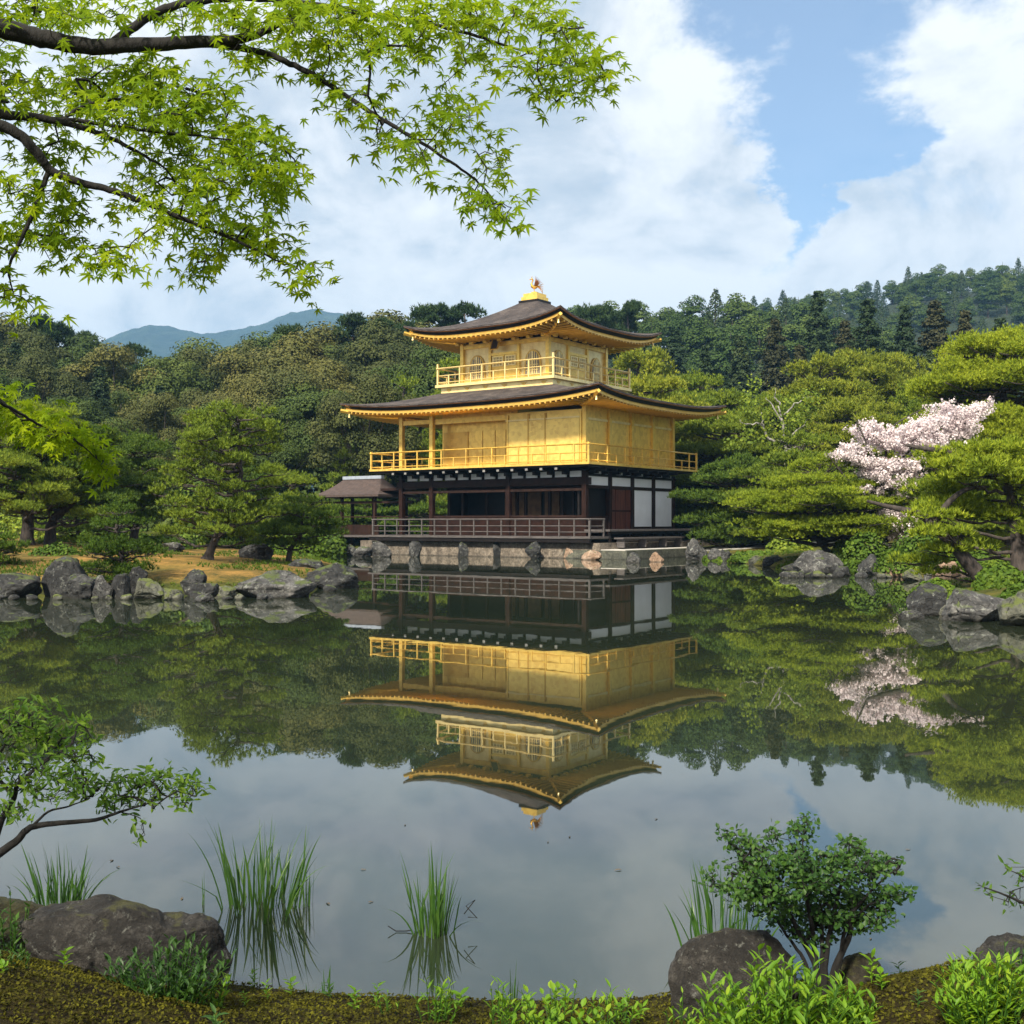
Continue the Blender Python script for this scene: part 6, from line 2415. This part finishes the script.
# leafy bank plants
def bank_plant(px, base, top, w_px, stems, seed, label, mat='fresh_leaf', leaf=.05, per=7, tmpl=LANCE, Y=3.4, name='leafy_plant'):
    rng = np.random.default_rng(seed)
    k = Y / F
    X = (px - 512) * k
    zb = gz(X, Y)
    h = max(HC + (HZ - top) * k - zb, .06)
    w = w_px * k / 2
    root = empty(name, (X, Y, zb), 0, label, 'plant', 'leafy plants on the near bank')
    sb, lb = MB(), MB()
    C, N, T, S = [], [], [], []
    for i in range(stems):
        a = rng.uniform(0, 2 * PI)
        r = math.sqrt(rng.uniform(0, 1))
        L = h * rng.uniform(.5, 1.0) * (1 - .45 * r ** 2)
        e = np.array([math.cos(a) * r * w * .95, math.sin(a) * r * w * .6, L * .92])
        b = np.array([math.cos(a) * r * w * .45, math.sin(a) * r * w * .3, -.05])
        c = bez(b, (b + e) / 2 + np.array([0, 0, L * .2]), e, 7)
        sb.tube(c, np.linspace(.0028, .0010, 7), 5)
        ph = rng.uniform(0, 6.28)
        for j in range(per):
            t = .25 + .75 * j / (per - 1)
            p = c[int(t * 6)] + (c[min(6, int(t * 6) + 1)] - c[int(t * 6)]) * ((t * 6) % 1)
            aa = ph + j * 2.4
            d = np.array([math.cos(aa), math.sin(aa), .35 + .75 * t])
            d /= np.linalg.norm(d)
            nn = np.array([-math.cos(aa) * .8, -math.sin(aa) * .8, 1.0]) + rng.normal(size=3) * .22
            nn -= d * nn.dot(d)
            C.append(p)
            N.append(nn)
            T.append(-d)
            S.append(leaf * rng.uniform(.6, 1.15) * (1.05 - .3 * t))
    lb.leaves(np.array(C), np.array(N), np.array(S), *tmpl, T=np.array(T), rng=rng)
    sb.build('stem', M['reed'], root)
    lb.build('leaves', M[mat], root)
    return root


bank_plant(168, 990, 928, 140, 70, 901, 'dark ferny plant leaning against the big boulder at lower left', 'fern', .046, 8, Y=3.45)
bank_plant(205, 992, 958, 60, 14, 902, 'bright leafed end of the ferny growth at lower left', 'fresh_leaf', .036, 7, Y=3.5)
bank_plant(434, 1016, 968, 58, 11, 903, 'small bright leafy plant on the bank left of the middle', 'fresh_leaf', .042, 8, Y=3.6)
bank_plant(388, 1008, 986, 26, 5, 904, 'tiny seedling on the bank left of the small bright plant', 'fresh_leaf', .022, 5, Y=3.7)
bank_plant(560, 1030, 978, 128, 34, 905, 'low bright leafy clump at the bottom middle', 'fresh_leaf', .040, 7, tmpl=OVAL, Y=3.5)
bank_plant(500, 1020, 972, 50, 9, 906, 'pale fern fronds left of the bright clump at bottom middle', 'fresh_leaf', .046, 8, Y=3.5)
bank_plant(612, 1020, 978, 50, 9, 907, 'pale fern fronds right of the bright clump at bottom middle', 'fresh_leaf', .046, 8, Y=3.55)
bank_plant(785, 1036, 940, 190, 100, 908, 'large bright plant of long pointed leaves before the lower right boulder', 'fresh_leaf', .062, 8, Y=3.15)
bank_plant(712, 1030, 985, 60, 16, 909, 'low leafy plant at the left foot of the lower right boulder', 'fresh_leaf', .045, 7, Y=3.2)
bank_plant(850, 1036, 980, 80, 34, 910, 'low yellow green plant right of the large pointed leaved one', 'fresh_leaf', .042, 7, Y=3.2)
bank_plant(985, 1036, 940, 120, 80, 911, 'bright bushy plant in the lower right corner', 'fresh_leaf', .050, 8, Y=2.95)
bank_plant(950, 1025, 975, 50, 12, 912, 'loose leafy stems left of the corner plant', 'fresh_leaf', .042, 7, Y=3.3)
bank_plant(12, 960, 880, 60, 16, 913, 'dark plant at the left edge under the leaning shrub', 'fern', .045, 7, Y=3.75)
bank_plant(14, 1010, 968, 50, 16, 914, 'grassy green sprout in the lower left corner', 'fern', .030, 6, Y=3.35)
bank_plant(680, 1025, 975, 36, 7, 915, 'small sprout left of the lower right boulder', 'fresh_leaf', .036, 6, Y=3.4)
bank_plant(1010, 960, 935, 50, 12, 916, 'small leaved sprout on the stone at the right edge', 'fern', .030, 6, Y=3.6)


# moss and leaf litter on the near bank
def moss():
    rng = np.random.default_rng(31)
    n = 95000
    Y = rng.uniform(2.9, 4.75, n)
    X = rng.uniform(-.62, .62, n) * Y
    h, d = ground_h(np.c_[X, Y])
    keep = d > .008
    P = np.c_[X, Y, h][keep]
    m = len(P)
    k = vnoise(P, 4, 3, 5.0)
    P[:, 2] += .004 + np.maximum(k - .5, 0) * .05
    mb = MB()
    N = np.array([0, 0, 1.0]) + rng.normal(size=(m, 3)) * .75
    mb.leaves(P, N, rng.uniform(.006, .015, m), *DIAMOND, rng=rng)
    o = mb.build('moss', M['moss'])
    tag(o, kind='stuff')
    # short grass tufts on the far banks
    n = 26000
    pts = []
    for (x0, x1, y0, y1, c) in ((-22, -4, 25, 46, 15000), (7, 22, 20, 48, 14000)):
        X = rng.uniform(x0, x1, c)
        Y = rng.uniform(y0, y1, c)
        h, d = ground_h(np.c_[X, Y])
        nz = vnoise(np.c_[X, Y, X * 0], 8, 3, .5)
        k_ = (d > .02) & ((nz > .52) | (d < .35))
        pts.append(np.c_[X, Y, h][k_])
    P = np.concatenate(pts)
    m = len(P)
    mb = MB()
    mb.leaves(P, np.array([0, 0, 1.0]) + rng.normal(size=(m, 3)) * .25, rng.uniform(.06, .13, m), *TUFT4, rng=rng)
    tag(mb.build('grass', M['azalea']), kind='stuff')


moss()

# bits afloat and two bent twigs in the water
rf = np.random.default_rng(17)
for i, (px, py) in enumerate(((330, 905), (405, 826), (548, 843), (622, 870), (183, 898), (120, 868), (110, 862), (715, 960), (870, 940), (570, 838), (360, 870), (655, 820), (368, 903), (905, 850))):
    Y = wy(py)
    mb = MB()
    mb.leaves(np.array([[0, 0, .003]]), np.array([[0.03, 0.02, 1.0]]), .028 * Y / 5 * rf.uniform(.8, 1.4), *LANCE, rng=rf)
    o = mb.build('floating_leaf', M['litter'] if 'litter' in M else M['moss'])
    o.location = ((px - 512) / F * Y, Y, 0)
    tag(o, 'tiny dead leaf floating on the still water of the pond', 'leaf', 'dead leaves afloat on the pond')
for pts, lb in (([(464, 914), (475, 900), (466, 906), (477, 918), (468, 917)], 'zigzag dark twig poking out of the water right of the middle reeds'), ([(388, 926), (396, 938), (406, 936), (412, 930)], 'curved dark twig lying in the water left of the middle reeds')):
    Y = wy(932)
    O = np.array([(pts[0][0] - 512) / F * Y, Y, 0])
    c = np.array([W3(p[0], min(p[1], 931), Y) - O for p in pts])
    mb = MB()
    mb.tube(c, .0022, 5)
    o = mb.build('twig', M['bark_dark'], smooth=True)
    o.location = tuple(O)
    tag(o, lb, 'twig', 'twigs in the water by the reeds')

# small sprouts scattered through the moss
sp_src = []
for i in range(3):
    rs = np.random.default_rng(950 + i)
    mb = MB()
    C, N, T = [], [], []
    for j in range(9 + i * 3):
        a_ = j * 2.4
        z_ = .006 + .045 * j / 12
        dd = np.array([math.cos(a_), math.sin(a_), .5])
        nn = np.array([-math.cos(a_) * .6, -math.sin(a_) * .6, 1.0])
        C.append((0, 0, z_))
        N.append(nn - dd * nn.dot(dd) / 1.25)
        T.append(-dd)
    mb.leaves(np.array(C), np.array(N), rs.uniform(.018, .034, len(C)), *(LANCE if i else OVAL), T=np.array(T), rng=rs)
    mb.tube([(0, 0, -.02), (0, 0, .045)], [.0014, .0008], 4)
    o = mb.build('sprout', M['fresh_leaf' if i != 1 else 'fern'])
    tag(o, 'tiny green sprout standing in the moss along the near bank', 'sprout', 'sprouts in the moss of the near bank')
    sp_src.append(o)
rs = np.random.default_rng(960)
k_ = 0
while k_ < 64:
    Y = rs.uniform(3.05, 4.1)
    X = rs.uniform(-.46, .46) * Y
    h_, d_ = ground_h(np.array([[X, Y]]))
    if d_[0] < .01 or (d_[0] > .35 and rs.random() < .5):
        continue
    o = sp_src[k_ % 3] if k_ < 3 else sp_src[k_ % 3].copy()
    if k_ >= 3:
        COL.objects.link(o)
    o.location = (X, Y, float(h_[0]))
    o.rotation_euler = (rs.normal() * .15, rs.normal() * .15, rs.uniform(0, 6.28))
    q_ = rs.uniform(.6, 1.5)
    o.scale = (q_, q_, q_)
    k_ += 1
